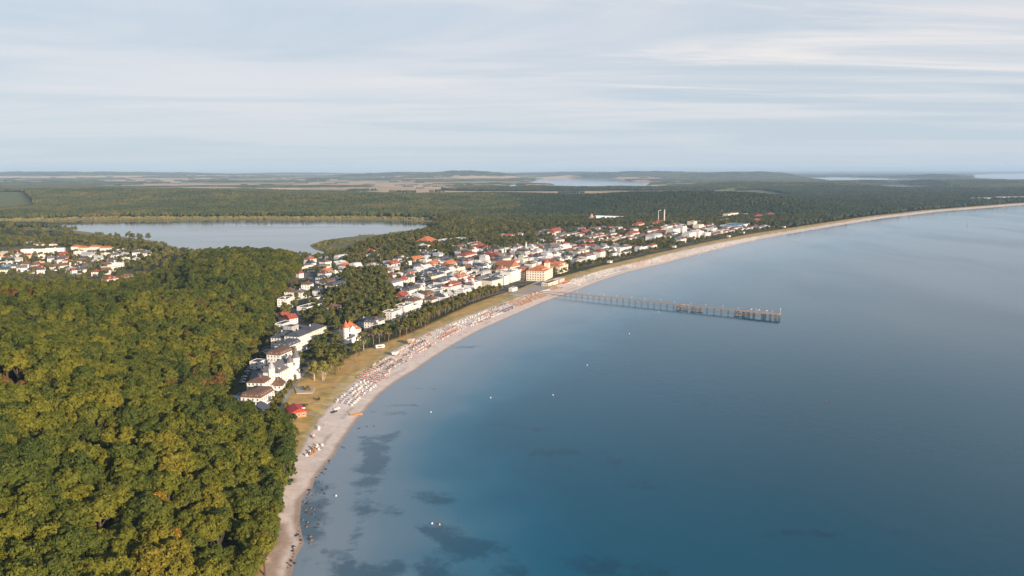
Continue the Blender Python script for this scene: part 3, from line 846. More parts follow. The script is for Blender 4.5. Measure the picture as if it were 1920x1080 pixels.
    if balcony:
        for fl in range(1, floors):
            for i in range(balcony):
                u = (i + .5) / balcony * w - w / 2; bw = w / balcony * .62; z0 = base + fl * fh
                bb = MB(); bb.box(u - bw / 2, u + bw / 2, -d / 2 - 1.5, -d / 2 - .02, z0 - .18, z0)
                bb.box(u - bw / 2, u + bw / 2, -d / 2 - 1.5, -d / 2 - 1.42, z0 + .003, z0 + .95)
                for sx_ in (-1, 1):
                    bb.box(u + sx_ * (bw / 2 - .04) - .04, u + sx_ * (bw / 2 - .04) + .04, -d / 2 - 1.42, -d / 2 - .02, z0 + .003, z0 + .95)
                    bb.box(u + sx_ * (bw / 2 - .1) - .08, u + sx_ * (bw / 2 - .1) + .08, -d / 2 - 1.4, -d / 2 - 1.24, z0 + .95, z0 + fh - .2)
                bb.build('balcony', TRIM, t)
    for tt in (turret or []):
        tx, ty, tr, th, trh, trc, n = tt
        tw_ = MB().cone(tx, ty, -1.5, th, tr, tr, n).build('turret', wm, t)
        for k in range(2, int(th / 3) + 1):
            for a in (-math.pi / 2, -math.pi / 2 + 1.05, -math.pi / 2 - 1.05):
                rr = tr * (math.cos(math.pi / n))
                link('window', window_mesh(1.0, 1.4), tw_, (tx + rr * math.cos(a), ty + rr * math.sin(a), k * 3 - 2), (0, 0, a + math.pi / 2))
        MB().cone(tx, ty, th + .02, th + trh, tr + .4, .03, n).build('turret_roof', roofmat(trc), tw_)
    OCC.append((x, y, math.hypot(w, d) * 0.42 if r is None else r))
    if max(w, d) > 2.2 * min(w, d):
        ax = (math.cos(rz), math.sin(rz)) if w > d else (-math.sin(rz), math.cos(rz))
        L = max(w, d) / 2
        for k in (-.8, -.4, .4, .8): OCC.append((x + ax[0] * L * k, y + ax[1] * L * k, min(w, d) * .6))
        if r is None: OCC[-5] = (x, y, min(w, d) * .6)
    return t
# ------------------------------------------------------------ roads and paths
ASPH = mat('asphalt', (0.15, 0.15, 0.16), 0.85, 0.18, 0.4)
PAVE = mat('pale_paving', (0.36, 0.33, 0.30), 0.85, 0.12, 0.5)
PATHM = mat('path_sand', (0.44, 0.37, 0.29), 0.9, 0.12, 0.6)
def smoothline(p, n=12):
    p = np.array(p, float)
    if len(p) < 3:
        t = np.linspace(0, 1, n)[:, None]; return p[0] * (1 - t) + p[-1] * t
    q = np.vstack([2 * p[0] - p[1], p, 2 * p[-1] - p[-2]]); out_ = []
    for i in range(1, len(q) - 2):
        for t in np.linspace(0, 1, n, endpoint=False):
            a, b, c, d = q[i - 1:i + 3]
            out_.append(0.5 * ((2 * b) + (c - a) * t + (2 * a - 5 * b + 4 * c - d) * t * t + (-a + 3 * b - 3 * c + d) * t ** 3))
    out_.append(p[-1]); return np.array(out_)
def strip(name, pts, wid, m_, lift=0.14, kind='structure', reg=True):
    c = smoothline(pts); n = len(c)
    t = np.gradient(c, axis=0); t /= np.linalg.norm(t, axis=1)[:, None] + 1e-9
    nn = np.stack([-t[:, 1], t[:, 0]], 1)
    offs = np.linspace(-wid / 2, wid / 2, 5)
    Pp = c[:, None, :] + nn[:, None, :] * offs[None, :, None]
    hz_ = terrain(Pp[..., 0].ravel(), Pp[..., 1].ravel())[0].reshape(Pp.shape[:2])
    Vv = np.concatenate([Pp, (hz_ + lift)[..., None]], 2).reshape(-1, 3)
    ix = np.arange(n * 5).reshape(n, 5)
    Ff = np.stack([ix[:-1, :-1], ix[:-1, 1:], ix[1:, 1:], ix[1:, :-1]], -1).reshape(-1, 4)
    o = link(name, np_mesh(name, Vv, Ff, [m_])); tag(o, kind=kind)
    if reg: ROADS.append(([tuple(v) for v in c[::3]] + [tuple(c[-1])], wid / 2))
    return o
strip('promenade', P([(503,800),(512,786),(524,764),(534,744),(545,727),(560,706),(572,692)], 4), 5.5, PAVE)
strip('pavement', P([(509,792),(521,772),(531,752),(541,733),(556,714)], 4), 2.0, mat('kerb_stone', (0.42, 0.40, 0.38), 0.8, 0.1, 1), 0.2, reg=False)
strip('road', P([(562,500),(571,509),(583,524),(592,540),(595,552),(586,562),(566,576),(556,590),(558,600),(574,609),(600,616),(622,630),(640,645)], 6), 8, ASPH)
strip('road', P([(640,645),(680,632),(740,606),(800,588),(860,570),(905,556),(960,541)], 4), 6, ASPH)
strip('path', P([(596,718),(640,719),(662,720)], 3.5), 1.6, PATHM, reg=False)
strip('path', P([(672,653),(700,656),(733,662)], 3.5), 2.2, PATHM, reg=False)
strip('path', P([(586,756),(604,754),(622,757)], 3.5), 2.4, PATHM, reg=False)
strip('path', P([(650,686),(675,688),(697,691)], 3.5), 1.4, PATHM, reg=False)
strip('path', P([(762,627),(780,628),(800,632)], 3.5), 1.8, PATHM, reg=False)
strip('path', P([(806,613),(826,615),(842,619)], 3.5), 1.4, PATHM, reg=False)
strip('path', P([(562,777),(580,774),(604,776)], 3.5), 2.0, PAVE, reg=False)
strip('path', P([(1086,509),(1100,512),(1118,516)], 3.5), 3.0, PATHM, reg=False)
strip('path', P([(1075,513),(1092,518),(1105,521)], 3.5), 3.0, PATHM, reg=False)
def slab(name, pxs, z0, m_, lift=0.16):
    pts = P(pxs, z0); h0 = max(ground(*p) for p in pts) + lift
    b = MB(); n = len(pts)
    b.poly([(x, y, h0) for x, y in pts] + [(x, y, h0 - 2.5) for x, y in pts], [tuple(range(n))] + [(i, (i + 1) % n, n + (i + 1) % n, n + i) for i in range(n)])
    o = b.build(name, m_); tag(o, kind='structure'); return o
slab('car_park', [(462,724),(492,722),(500,694),(474,692)], 4, ASPH)
slab('sand_plot', [(552,726),(574,722),(590,728),(586,736),(556,737)], 4, PATHM, 0.3)
slab('square', [(952,552),(985,536),(1008,527),(1040,530),(1030,541),(1012,545),(990,552)], 4, PAVE, 0.12)
OCC.append((*at(470, 708, 4), 14))
# yard walls and streets of the town, parallel to the beach
for dd, a, b_ in ((129, (760, 604), (1390, 452)), (182, (770, 594), (1390, 447)), (238, (770, 582), (1350, 442)), (294, (780, 562), (1280, 437)), (350, (640, 560), (1240, 436)), (410, (600, 545), (1200, 436)), (470, (620, 530), (1180, 433))):
    s0_, s1_ = spx(*a), spx(*b_)
    strip('street', [sd(s, dd) for s in np.arange(s0_, s1_, 60)], 6, ASPH, 0.12, reg=False)
# ------------------------------------------------------------ the town
def place(px, py, z0=4.0):
    x, y, z = atg(px, py, z0)
    return x, y, z
def face(px, py, off=0.0):
    """house front (local -y) turned to the sea"""
    x, y, z = place(px, py)
    s, d = to_sd(x, y)
    a = shore_ang(s)            # direction of the shore
    # local +x along the shore, local -y to the sea
    return (x, y, z), a + off
def hs(px, py, w, d, floors, roof, wc, rc, label, off=0.0, **k):
    loc, a = face(px, py, off)
    nm = k.pop('name', 'villa')
    return house(loc, a, w, d, floors, roof, wc=wc, rc=rc, label=label, name=nm, cat=k.pop('cat', 'villa' if nm == 'villa' else nm.replace('_', ' ')), **k)
B = hs
# --- row of villas below the wood, from the near end ---
B(486, 792, 13, 11, 3, 'gable', 'pale blue', 'slate', 'pale blue walled villa half hidden in trees at the near end of the villa row', dormers=0, rh=3.6, off=0.1)
B(467, 781, 13, 12, 2, 'gable', 'white', 'grey', 'small white house peeping out of the trees, last before the wood', rh=4, off=1.5)
B(484, 762, 20, 15, 3, 'mansard', 'white', 'brown', 'white villa with a brown mansard roof and a line of small dormers', dormers=4, balcony=2, off=-.1)
B(489, 742, 17, 13, 4, 'hip', 'white', 'brown', 'tall white villa with one pointed grey corner turret', turret=[(7.2, -6, 2.6, 19.5, 6.5, 'pale grey', 8)], balcony=2, rh=3)
B(520, 735, 12, 10, 2, 'gable', 'white', 'brown', 'low white annexe with brown gable roof beside the turreted villa', off=.2)
B(524, 716, 36, 17, 4, 'hip', 'white', 'grey', 'grand white seafront villa with grey roof and two pointed turrets', turret=[(14, -8, 3.0, 17, 8.5, 'grey', 8), (2, -8.5, 2.6, 16, 7, 'grey', 8)], balcony=5, rh=5.2, dormers=3)
B(484, 690, 11, 9, 2, 'flat', 'white', 'slate', 'small white flat roofed block beside the car park', chimneys=0, name='house')
B(448, 754, 22, 8, 1, 'flat', 'grey', 'slate', 'long low dark garage building against the wood', chimneys=0, name='garage')
B(440, 765, 14, 8, 2, 'flat', 'white', 'pale grey', 'small white block deep in the shade of the wood', chimneys=0, name='house')
B(526, 680, 22, 13, 3, 'mansard', 'white', 'brown', 'white apartment house with brown mansard roof and skylights, lowest of the stepped row', dormers=5, rh=3, name='apartment_house')
B(505, 672, 13, 10, 2, 'flat', 'white', 'brown', 'low white flat roofed side wing left of the stepped apartment row', chimneys=0, name='house')
B(541, 670, 22, 13, 4, 'mansard', 'white', 'slate', 'white apartment house with blue grey roof, second of the stepped row', dormers=3, balcony=3, rh=3, name='apartment_house')
B(532, 653, 22, 13, 4, 'hip', 'white', 'slate', 'white apartment house with dark hipped roof, furthest left of the stepped row', dormers=2, balcony=2, name='apartment_house')
B(560, 656, 23, 15, 5, 'hip', 'white', 'slate', 'large white apartment block with corner balconies in the middle of the stepped row', balcony=3, rh=3.6, name='apartment_house')
B(586, 644, 26, 16, 5, 'hip', 'cream', 'slate', 'tallest cream apartment block with grey hipped roof at the top of the stepped row', balcony=3, rh=3.8, name='apartment_house')
B(532, 616, 18, 10, 2, 'flat', 'white', 'slate', 'low white villa with dark flat roof above the apartment row', chimneys=0)
B(546, 622, 13, 10, 2, 'flat', 'grey', 'slate', 'dark flat roofed house tucked behind the stepped apartments', chimneys=0, name='house')
B(534, 603, 9, 10, 2, 'gable', 'white', 'red', 'white gabled cottage with red roof, further of the pair by the bend in the road', rh=4.6, off=1.2)
B(546, 607, 10, 11, 2, 'gable', 'white', 'red', 'white gabled cottage with red roof, nearer of the pair by the bend in the road', rh=4.8, off=1.2)
B(535, 578, 20, 12, 4, 'flat', 'white', 'slate', 'white block of flats with tall stairwell windows below the wooded slope', off=.3, name='apartment_house')
B(547, 559, 17, 12, 3, 'hip', 'white', 'brown', 'white villa with shallow brown roof on the slope, left one of three', off=.2)
B(563, 560, 18, 12, 3, 'hip', 'white', 'grey', 'white villa with curved grey roof on the slope, middle one of three', off=.3)
B(577, 549, 15, 12, 4, 'hip', 'white', 'brown', 'white villa with brown hipped roof on the slope, upper one of three', off=.3)
B(594, 570, 20, 12, 3, 'flat', 'white', 'slate', 'white house with dark flat roof at the fork below the dark grove', chimneys=0)
B(612, 576, 16, 12, 3, 'flat', 'cream', 'brown', 'cream villa with roof terrace standing among trees under the grove', chimneys=0)
B(626, 590, 16, 12, 3, 'hip', 'white', 'brown', 'white villa almost swallowed by trees behind the orange roofed villa')
B(600, 556, 18, 11, 3, 'hip', 'white', 'slate', 'white house with grey roof right of the inland road, lowest of a row of four', off=.1)
B(608, 545, 18, 12, 2, 'flat', 'pale blue', 'slate', 'pale shaded house with glazed top floor beside the dark grove', chimneys=0)
B(604, 531, 17, 11, 3, 'hip', 'white', 'slate', 'white house with grey roof right of the inland road, third of a row of four', off=.1)
B(607, 519, 18, 11, 2, 'flat', 'white', 'slate', 'white house with dark flat roof right of the inland road, last of four', chimneys=0)
B(572, 504, 30, 12, 2, 'hip', 'cream', 'grey', 'long cream two storey building at the far end of the inland road', rh=2)
B(561, 520, 10, 9, 2, 'gable', 'white', 'red', 'small red roofed house on the slope left of the inland road', rh=4)
# --- seafront between the villas and the spa hotel ---
B(657, 640, 17, 15, 4, 'hip', 'white', 'orange', 'white villa with bright orange roof and orange conical turret alone among trees', turret=[(-6.5, -6.5, 2.9, 15.5, 7.5, 'orange', 10)], rh=6.5, fh=3.2, gablet=True, dormers=2, off=-.75)
B(629, 628, 12, 7, 1, 'flat', 'white', 'slate', 'small white garage with dark roof left of the orange roofed villa', chimneys=0, name='garage', off=-.4)
B(702, 618, 19, 14, 3, 'mansard', 'white', 'slate', 'white villa with dark mansard roof and small square turret behind the pines', turret=[(-7, -6, 2.4, 12, 4.5, 'brown', 4)], dormers=3, balcony=2)
B(683, 611, 15, 12, 2, 'hip', 'pale blue', 'slate', 'shaded pale villa just left of the villa with the square turret')
B(735, 598, 22, 14, 3, 'flat', 'white', 'pale grey', 'first of the linked white hotel blocks with roof terraces behind the pines', balcony=3)
B(757, 591, 20, 14, 4, 'flat', 'white', 'grey', 'second linked white hotel block with staggered roof behind the pines', balcony=3)
B(776, 581, 18, 14, 4, 'hip', 'white', 'brown', 'white hotel with brown roof at the right end of the linked blocks', balcony=2)
B(754, 567, 16, 12, 3, 'gable', 'white', 'red', 'white house with dark red gable and brown timber near the linked hotel blocks')
B(808, 574, 16, 13, 3, 'hip', 'white', 'brown', 'white villa with brown roof and glazed verandas at the edge of the pine belt', balcony=2, rh=3)
B(800, 564, 17, 12, 3, 'mansard', 'brown', 'brown', 'brown timbered house behind the villa with verandas', dormers=2)
B(848, 551, 34, 16, 4, 'hip', 'white', 'red', 'long white hotel with red roof, gables and open verandas behind the pine belt', dormers=5, balcony=5, rh=5, turret=[(-14, -5, 2.8, 15.5, 6, 'red', 8)])
B(822, 556, 18, 13, 3, 'flat', 'white', 'pale grey', 'low white terrace building in front of the red roofed long hotel', chimneys=0)
B(868, 560, 22, 13, 4, 'flat', 'white', 'white', 'white veranda hotel right beside the pine belt', balcony=4)
B(888, 545, 22, 13, 4, 'flat', 'white', 'pale grey', 'white seafront hotel with tiers of wooden balconies', balcony=5)
B(922, 539, 32, 18, 4, 'hip', 'cream', 'slate', 'broad cream hotel with flat dark hipped roof on the seafront', rh=2.6, balcony=4)
B(960, 526, 46, 17, 5, 'flat', 'white', 'pale grey', 'big white hotel with rows of arches and balconies facing the square', balcony=8, gablet=True)
# --- the spa hotel ---
loc, a = face(1012, 523)
house(loc, a + .15, 50, 29, 4, 'hip', rh=7.0, wc='cream', rc='orange', label='huge cream spa hotel with bright orange roof and square central tower', cat='hotel', name='spa_hotel', dormers=9, fh=3.8,
      turret=[(6, -10, 5.2, 25, 5, 'orange', 4)], ww=1.6, sp=3.8, wh=1.9, chimneys=0, win='lfr')
loc, a = face(1046, 510)
house(loc, a + .1, 40, 22, 3, 'hip', rh=5.5, wc='cream', rc='orange', label='cream wing with orange roof and round gables, right of the spa hotel', cat='hotel', name='hotel_wing', dormers=6, fh=3.8, gablet=True, sp=3.4, win='lfr')
loc, a = face(978, 522)
house(loc, a + .15, 26, 18, 3, 'mansard', rh=5, wc='cream', rc='orange', label='cream pavilion with orange mansard roof, left of the spa hotel', cat='hotel', name='hotel_wing', dormers=5, fh=3.6, chimneys=0)
loc, a = face(950, 508)
house(loc, a + 1.45, 34, 28, 2, 'gable', rh=9, wc='cream', rc='terracotta', label='hall with a great plain terracotta gable roof behind the white arched hotel', cat='hall', name='assembly_hall', fh=4.2, chimneys=0, sp=5)
# square, sea side pavilion
loc, a = face(1031, 534)
t = house(loc, a, 36, 11, 1, 'flat', wc='cream', rc='grey', label='long low flat roofed pavilion with columns in front of the spa hotel', cat='pavilion', name='pavilion', fh=4, chimneys=0, sp=2.2, wh=2.4)
loc, a = face(1048, 529)
t = house(loc, a, 20, 10, 1, 'flat', wc='pink', rc='white', label='low pink flat roofed beach restaurant with terracotta deck beside the square', cat='restaurant', name='beach_restaurant', fh=4.5, chimneys=0)
MB().box(-14, 14, -14, -5.3, -2, .55).build('deck', mat('terracotta_deck', (0.52, 0.20, 0.12), 0.8, 0.1, 0.8), t)
loc, a = face(962, 545)
t = house(loc, a, 15, 6, 1, 'flat', wc='white', rc='pale grey', label='small white bandstand pavilion at the end of the dry meadow', cat='pavilion', name='pavilion', fh=3.5, chimneys=0)

# --- village by the lake on the left ---
V_ = [(12,508,12,9,2,'gable','white','blue',.9,'white gabled house with blue roof at the left edge of the village'), (30,506,11,9,2,'gable','white','slate',.6,'white gabled house with dark roof near the left edge of the village'),
 (20,498,26,12,2,'flat','white','pale grey',0,'long white flat roofed hall behind the gabled houses on the left'), (62,512,12,9,2,'gable','white','slate',1.4,'dark roofed gable house in front of the row of brown roofs'),
 (68,503,13,9,2,'gable','peach','brown',1.2,'peach house with brown roof, left end of the brown roofed row'), (86,504,13,9,2,'gable','peach','brown',1.2,'peach gabled house with steep brown roof, second in the brown roofed row'),
 (104,507,13,9,2,'gable','white','brown',1.2,'white house with brown roof, third in the brown roofed row'), (118,505,13,9,2,'gable','white','brown',1.2,'white house with tan roof, right end of the brown roofed row'),
 (77,513,10,8,2,'gable','white','slate',.4,'small white gable in front of the brown roofed row'), (140,514,10,8,2,'gable','white','red',.9,'low house with dark red roof, left of the pair by the wood'),
 (152,513,13,9,2,'gable','white','slate',1.1,'white gabled house with grey roof, right of the pair by the wood'), (127,495,13,10,2,'hip','cream','red',0,'cream house with crimson hipped roof in the village'),
 (183,517,14,10,2,'hip','white','red',.2,'maroon roofed house half behind the front trees of the village'), (163,505,12,10,2,'gable','white','slate',.7,'white house with blue grey roof in the middle of the village'),
 (152,496,24,11,2,'hip','white','brown',.1,'long white house with shallow brown roof in the village'), (165,487,20,11,3,'gable','white','pale grey',-.2,'pale three storey house with light roof in the village'),
 (150,481,17,10,3,'flat','white','white',0,'white box shaped house at the back of the village'), (205,508,22,11,2,'flat','white','pale grey',.2,'long white flat roofed house at the right end of the village'),
 (217,500,24,11,2,'flat','white','blue',.2,'white house with solar blue roof at the right end of the village'), (200,514,12,10,2,'gable','white','brown',.3,'white house against the wood at the right end of the village'),
 (62,480,36,12,4,'flat','white','white',.1,'long bright white block of flats on the village meadow, left one'), (104,478,32,12,4,'flat','white','white',.3,'long bright white block of flats on the village meadow, right one'),
 (62,458,30,9,1,'hip','white','pale grey',.1,'white low building at the edge of the lakeside wood'), (76,460,14,8,1,'hip','cream','brown',0,'tiny cream bungalow at the edge of the lakeside wood'),
 (100,460,14,8,1,'hip','white','red',.2,'tiny white bungalow with red roof at the lakeside wood'), (145,468,20,10,2,'hip','white','orange',.1,'white house with orange roof, left of the lakeside pair'),
 (158,470,18,10,2,'hip','cream','orange',.1,'cream house with orange roof close to the lakeside pair'), (180,468,22,11,2,'hip','white','orange',0,'bright orange roofed house on the village rise above the trees'),
 (200,470,22,10,2,'hip','white','orange',0,'white house with orange roof, right of the lakeside pair'), (231,471,22,9,1,'flat','white','white',0,'small white hut at the tip of the village by the wood'),
 (262,474,30,11,1,'hip','peach','terracotta',0,'low peach boathouse near the tip of the lakeside wood'), (214,494,16,10,2,'hip','white','slate',.4,'white house with dark roof behind the right end of the village')]
for i, (px, py, w, d, fl, rf, wc, rc, off, lab) in enumerate(V_):
    x, y, z = place(px, py, 10)
    house((x, y, z), off, w, d, fl, rf, wc=wc, rc=rc, label=lab, cat='house' if w < 28 else 'apartment block', name='house' if w < 28 else 'apartment_block', seed=i, cap=30)
gv = random.Random(8); vk = {}
for i, (py_, px_) in enumerate(sorted(((gv.uniform(478, 515), gv.uniform(-10, 285)) for _ in range(85)), reverse=True)):
    x, y = at(px_, py_, 11)
    if not inside(np.array([x]), np.array([y]), VILLAGE)[0] or sdf(np.array([x]), np.array([y]), WOOD)[0] > -14: continue
    if any((x - ox) ** 2 + (y - oy) ** 2 < (r_ + 10) ** 2 for ox, oy, r_ in OCC): continue
    rc = gv.choice(['slate', 'brown', 'grey', 'red', 'pale grey', 'brown', 'slate']); wc = gv.choice(['white', 'white', 'cream', 'white', 'peach']); rf = gv.choice(['gable', 'gable', 'hip', 'flat'])
    ds_ = '%s house with %s %s roof' % (wc, rc, {'gable': 'gabled', 'hip': 'hipped', 'flat': 'flat'}[rf]); sec = 'left part' if px_ < 95 else ('middle' if px_ < 190 else 'right part')
    k_ = ds_ + sec; vk[k_] = vk.get(k_, 0) + 1
    if vk[k_] > 6: continue
    house((x, y, ground(x, y)), gv.uniform(-.3, 1.4), gv.choice((11, 12, 14, 16)), 9.5, 2, rf, wc=wc, rc=rc, label=ds_ + ', ' + ['nearest', 'second', 'third', 'fourth', 'fifth', 'sixth'][vk[k_] - 1] + ' such in the ' + sec + ' of the village', cat='house', name='house', seed=300 + i, cap=14, win='lfr')
# --- far blocks of the resort ---
F_ = [(1197,428,60,16,4,'hip','pink','red',.15,'pink apartment block with red roof, left one before the far wood'), (1235,424,62,16,4,'hip','peach','red',.15,'peach apartment block with red roof, second before the far wood'),
 (1185,444,62,17,3,'hip','cream','red',.1,'cream block with red roof in front of the pink apartment block'), (1262,417,60,15,3,'hip','cream','red',.12,'long cream block with red roof at the edge of the far wood'),
 (1284,417,46,14,3,'flat','white','pale grey',.12,'pale block in the back row beside the long red roofed one'), (1226,452,62,22,4,'mansard','white','pale grey',.1,'great white hotel with rounded grey roof among the far roofs'),
 (1262,441,40,20,5,'flat','white','pale grey',.0,'pale tower block behind the white seaside hotels'), (1277,438,26,20,6,'flat','white','pale grey',.0,'squarish white tower block behind the big hotel block'), (1250,433,46,18,4,'flat','white','grey',.1,'long pale slab block behind the pale tower block'),
 (1292,448,42,20,5,'flat','white','pale grey',0,'big white hotel block nearest the far dunes'), (1306,447,16,18,6,'flat','white','white',0,'slim white tower at the right of the big hotel block'),
 (1322,446,32,16,4,'flat','white','white',0,'white stepped block right of the slim white tower'), (1301,425,56,20,5,'flat','cream','red',.1,'cream hotel with red roof storey at the back of the resort'), (1309,432,40,18,5,'flat','cream','pale grey',.1,'cream terrace block behind the stepped white block'),
 (1334,437,42,18,4,'flat','white','pale grey',.1,'white terraced apartments near the dark tree gap'), (1346,441,30,16,3,'flat','cream','white',.1,'cream apartments at the right end of the terraced group'),
 (1317,409,40,14,2,'flat','cream','white',.1,'low cream school building alone in the far trees'), (1362,419,100,18,4,'flat','peach','grey',.15,'peach prefabricated block with orange panels'), (1370,411,110,18,6,'flat','cream','grey',.12,'longest pale slab block at the far end of the resort'),
 (1346,414,50,16,4,'flat','white','red',.1,'white block with reddish roof left of the longest slab'), (1378,427,120,50,3,'flat','pale blue','blue',.12,'wide blue glazed leisure hall behind the far dunes'), (1400,408,56,16,4,'flat','white','pale grey',.1,'white block right of the longest slab'),
 (1421,413,70,20,4,'hip','cream','red',.1,'cream clinic with red roof at the far end of the resort'), (1443,409,60,18,4,'hip','peach','red',.1,'peach clinic wing with long red roof'), (1417,421,64,30,3,'hip','cream','red',.1,'low cream building with broad red roof near the far dunes'),
 (1470,406,90,14,2,'hip','cream','brown',.05,'low lone cream building furthest along the resort'), (1488,407,70,14,2,'hip','cream','terracotta',.05,'last low cream wing in the far wood'),
 (1041,440,72,18,3,'gable','cream','red',.2,'railway station like building with long red roof before the far wood'), (1072,434,120,12,1,'flat','grey','pale grey',.2,'long pale platform roof beside the red roofed building'), (1098,440,60,14,2,'gable','white','red',.2,'low white house with red roof right of the platform'),
 (1146,457,56,18,3,'flat','yellow','grey',.15,'yellow building with regular windows among the white hotels'), (1163,452,44,18,3,'flat','cream','grey',.15,'pale yellow block right of the yellow building')]
for i, (px, py, w, d, fl, rf, wc, rc, off, lab) in enumerate(F_):
    loc, a = face(px, py, off)
    house(loc, a, w, d, fl, rf, wc=wc, rc=rc, label=lab, cat='building', name='apartment_block', seed=50 + i, sp=5.0, ww=2.2, wh=1.7, cap=40, win='frl', fh=3.1, chimneys=1, dormers=0)

# --- other named houses in the middle of the town ---
G_ = [(843,505,26,15,3,'gable','white','orange',.0,5,'white hotel with a broad orange dormered roof in the middle of the town'), (812,505,22,14,3,'gable','white','orange',.1,3,'orange roofed house left of the broad orange roofed hotel'),
 (738,541,17,14,3,'gable','white','orange',1.3,2,'white villa with orange roof and two gables right of the dark grove'), (756,535,15,13,3,'gable','white','red',.5,2,'red roofed white house next to the orange gabled villa by the grove'),
 (783,546,18,14,2,'hip','cream','orange',.2,1,'cream villa with tent shaped orange roof and hedge'), (770,524,14,12,3,'hip','white','orange',.1,0,'small orange capped house left of the town middle'),
 (815,535,20,11,2,'hip','white','orange',.0,3,'low house with a row of dormers in an orange roof'), (807,553,18,14,3,'flat','white','slate',.0,0,'plain white cube house with slate flat roof beside the hedge'),
 (906,537,4,4,2,'hip','cream','slate',0,0,'tiny kiosk beside the broad cream hotel'), (930,484,30,18,2,'hip','white','red',.1,2,'white house with a red roof behind the town middle, left one'),
 (917,481,26,15,2,'hip','white','red',.2,1,'red roofed house beside the tree band'), (876,487,44,18,3,'mansard','white','red',.1,6,'long white building with brown red mansard and large white gable'),
 (944,493,30,16,3,'hip','cream','grey',.0,0,'plain cream block with grey hipped roof behind the assembly hall'), (900,468,46,22,2,'hip','cream','red',.3,2,'sprawling red roofed school at the tree band'),
 (800,456,60,40,1,'hip','cream','orange',.2,0,'orange roofed sports hall near the lake meadow'), (785,458,44,18,1,'flat','grey','blue',.2,0,'blue flat roofed hall beside the orange sports hall'), (832,455,60,20,2,'flat','white','white',.2,0,'long white market hall behind the orange sports hall'),
 (790,466,40,16,1,'gable','white','pale grey',.5,0,'white low shed in front of the orange sports hall'), (860,452,56,22,2,'flat','white','pale grey',.2,0,'long white building at the edge of the tree band'), (893,457,70,12,1,'flat','white','white',.2,0,'thin white roof line among the back trees'),
 (1013,474,18,14,3,'gable','white','orange',1.3,0,'white gabled house with orange roof before the back trees'), (985,472,14,14,3,'flat','white','white',.1,0,'white house with slim church like tower behind the spa hotel'),
 (1106,462,20,16,4,'hip','white','red',.2,3,'white villa with red roof and round gables in the upper town'), (1108,472,16,14,4,'mansard','white','red',.2,2,'red capped white villa just below the round gabled one'),
 (1123,487,22,16,5,'mansard','white','red',.1,4,'tall white house with red mansard near the far promenade'), (1100,491,40,18,4,'hip','white','brown',.1,4,'long white seafront hotel right of the cream wing'),
 (1082,492,16,13,2,'gable','cream','brown',.8,0,'cream gabled cottage beside the cream wing of the spa hotel'), (1034,505,20,14,4,'mansard','white','red',.2,3,'white house with dark red mansard behind the spa hotel wing'),
 (648,505,16,12,2,'gable','white','orange',.2,0,'small bright orange roofed house near the lake reeds'), (667,515,24,13,2,'hip','white','orange',.1,0,'low house with rusty orange roof above the dark grove'),
 (626,485,18,12,3,'hip','white','brown',.1,0,'white house nearest the lake with brown hipped roof'), (692,476,26,13,2,'hip','white','red',.2,0,'white house with pinkish roof at the edge of the reeds'), (585,490,16,12,2,'hip','white','red',.1,0,'white house with pink roof on the lake shore'),
 (583,500,12,12,2,'gable','white','slate',1.4,0,'white gable house below the pink roofed lake house'), (695,483,60,11,2,'flat','white','white',.25,0,'long thin white row houses behind the lake trees'), (768,530,14,12,3,'gable','white','slate',.3,0,'white gabled house squeezed between orange roofs')]
for i, (px, py, w, d, fl, rf, wc, rc, off, dm_, lab) in enumerate(G_):
    loc, a = face(px, py, off)
    tur = None
    if 'tower' in lab: tur = [(-5, -4, 1.8, 17, 6, 'pale grey', 6)]
    house(loc, a, w, d, fl, rf, wc=wc, rc=rc, label=lab, cat='building' if w > 30 else 'house', name='town_building' if w > 30 else 'house', seed=90 + i, cap=34, dormers=dm_, turret=tur, win='flr', balcony=2 if i % 4 == 0 and fl > 2 else 0)

# --- the rest of the town: curving streets parallel to the beach ---
gm = [at(750,568,5), at(690,608,5)]
S0 = spx(610, 600); S1 = spx(1400, 452)
LAND = [('the orange villa', 657, 640), ('the orange hotel', 843, 505), ('the spa hotel', 1012, 523), ('the arched hotel', 960, 526), ('the terracotta hall', 950, 508), ('the veranda hotel', 848, 551),
        ('the yellow building', 1146, 457), ('the rounded hotel', 1226, 452), ('the slim tower', 1292, 448), ('the lake reeds', 640, 478), ('the dark grove', 690, 560), ('the red school', 900, 468),
        ('the sports hall', 800, 456), ('the cream wing', 1046, 510), ('the red mansard', 1123, 487), ('the tent roof', 783, 546)]
GROVE = P([(640,528),(668,516),(722,518),(744,556),(734,592),(700,598),(640,598),(622,582),(618,560),(634,548)], 5)
BAND = P([(560,486),(690,466),(760,456),(880,448),(1000,440),(1016,448),(1000,466),(930,468),(860,460),(800,468),(740,474)], 5)
gen = []
g = random.Random(42)
d_rows = [112, 142, 166, 198, 222, 254, 278, 310, 334, 368, 392, 428, 452, 490, 514, 552, 580, 620]
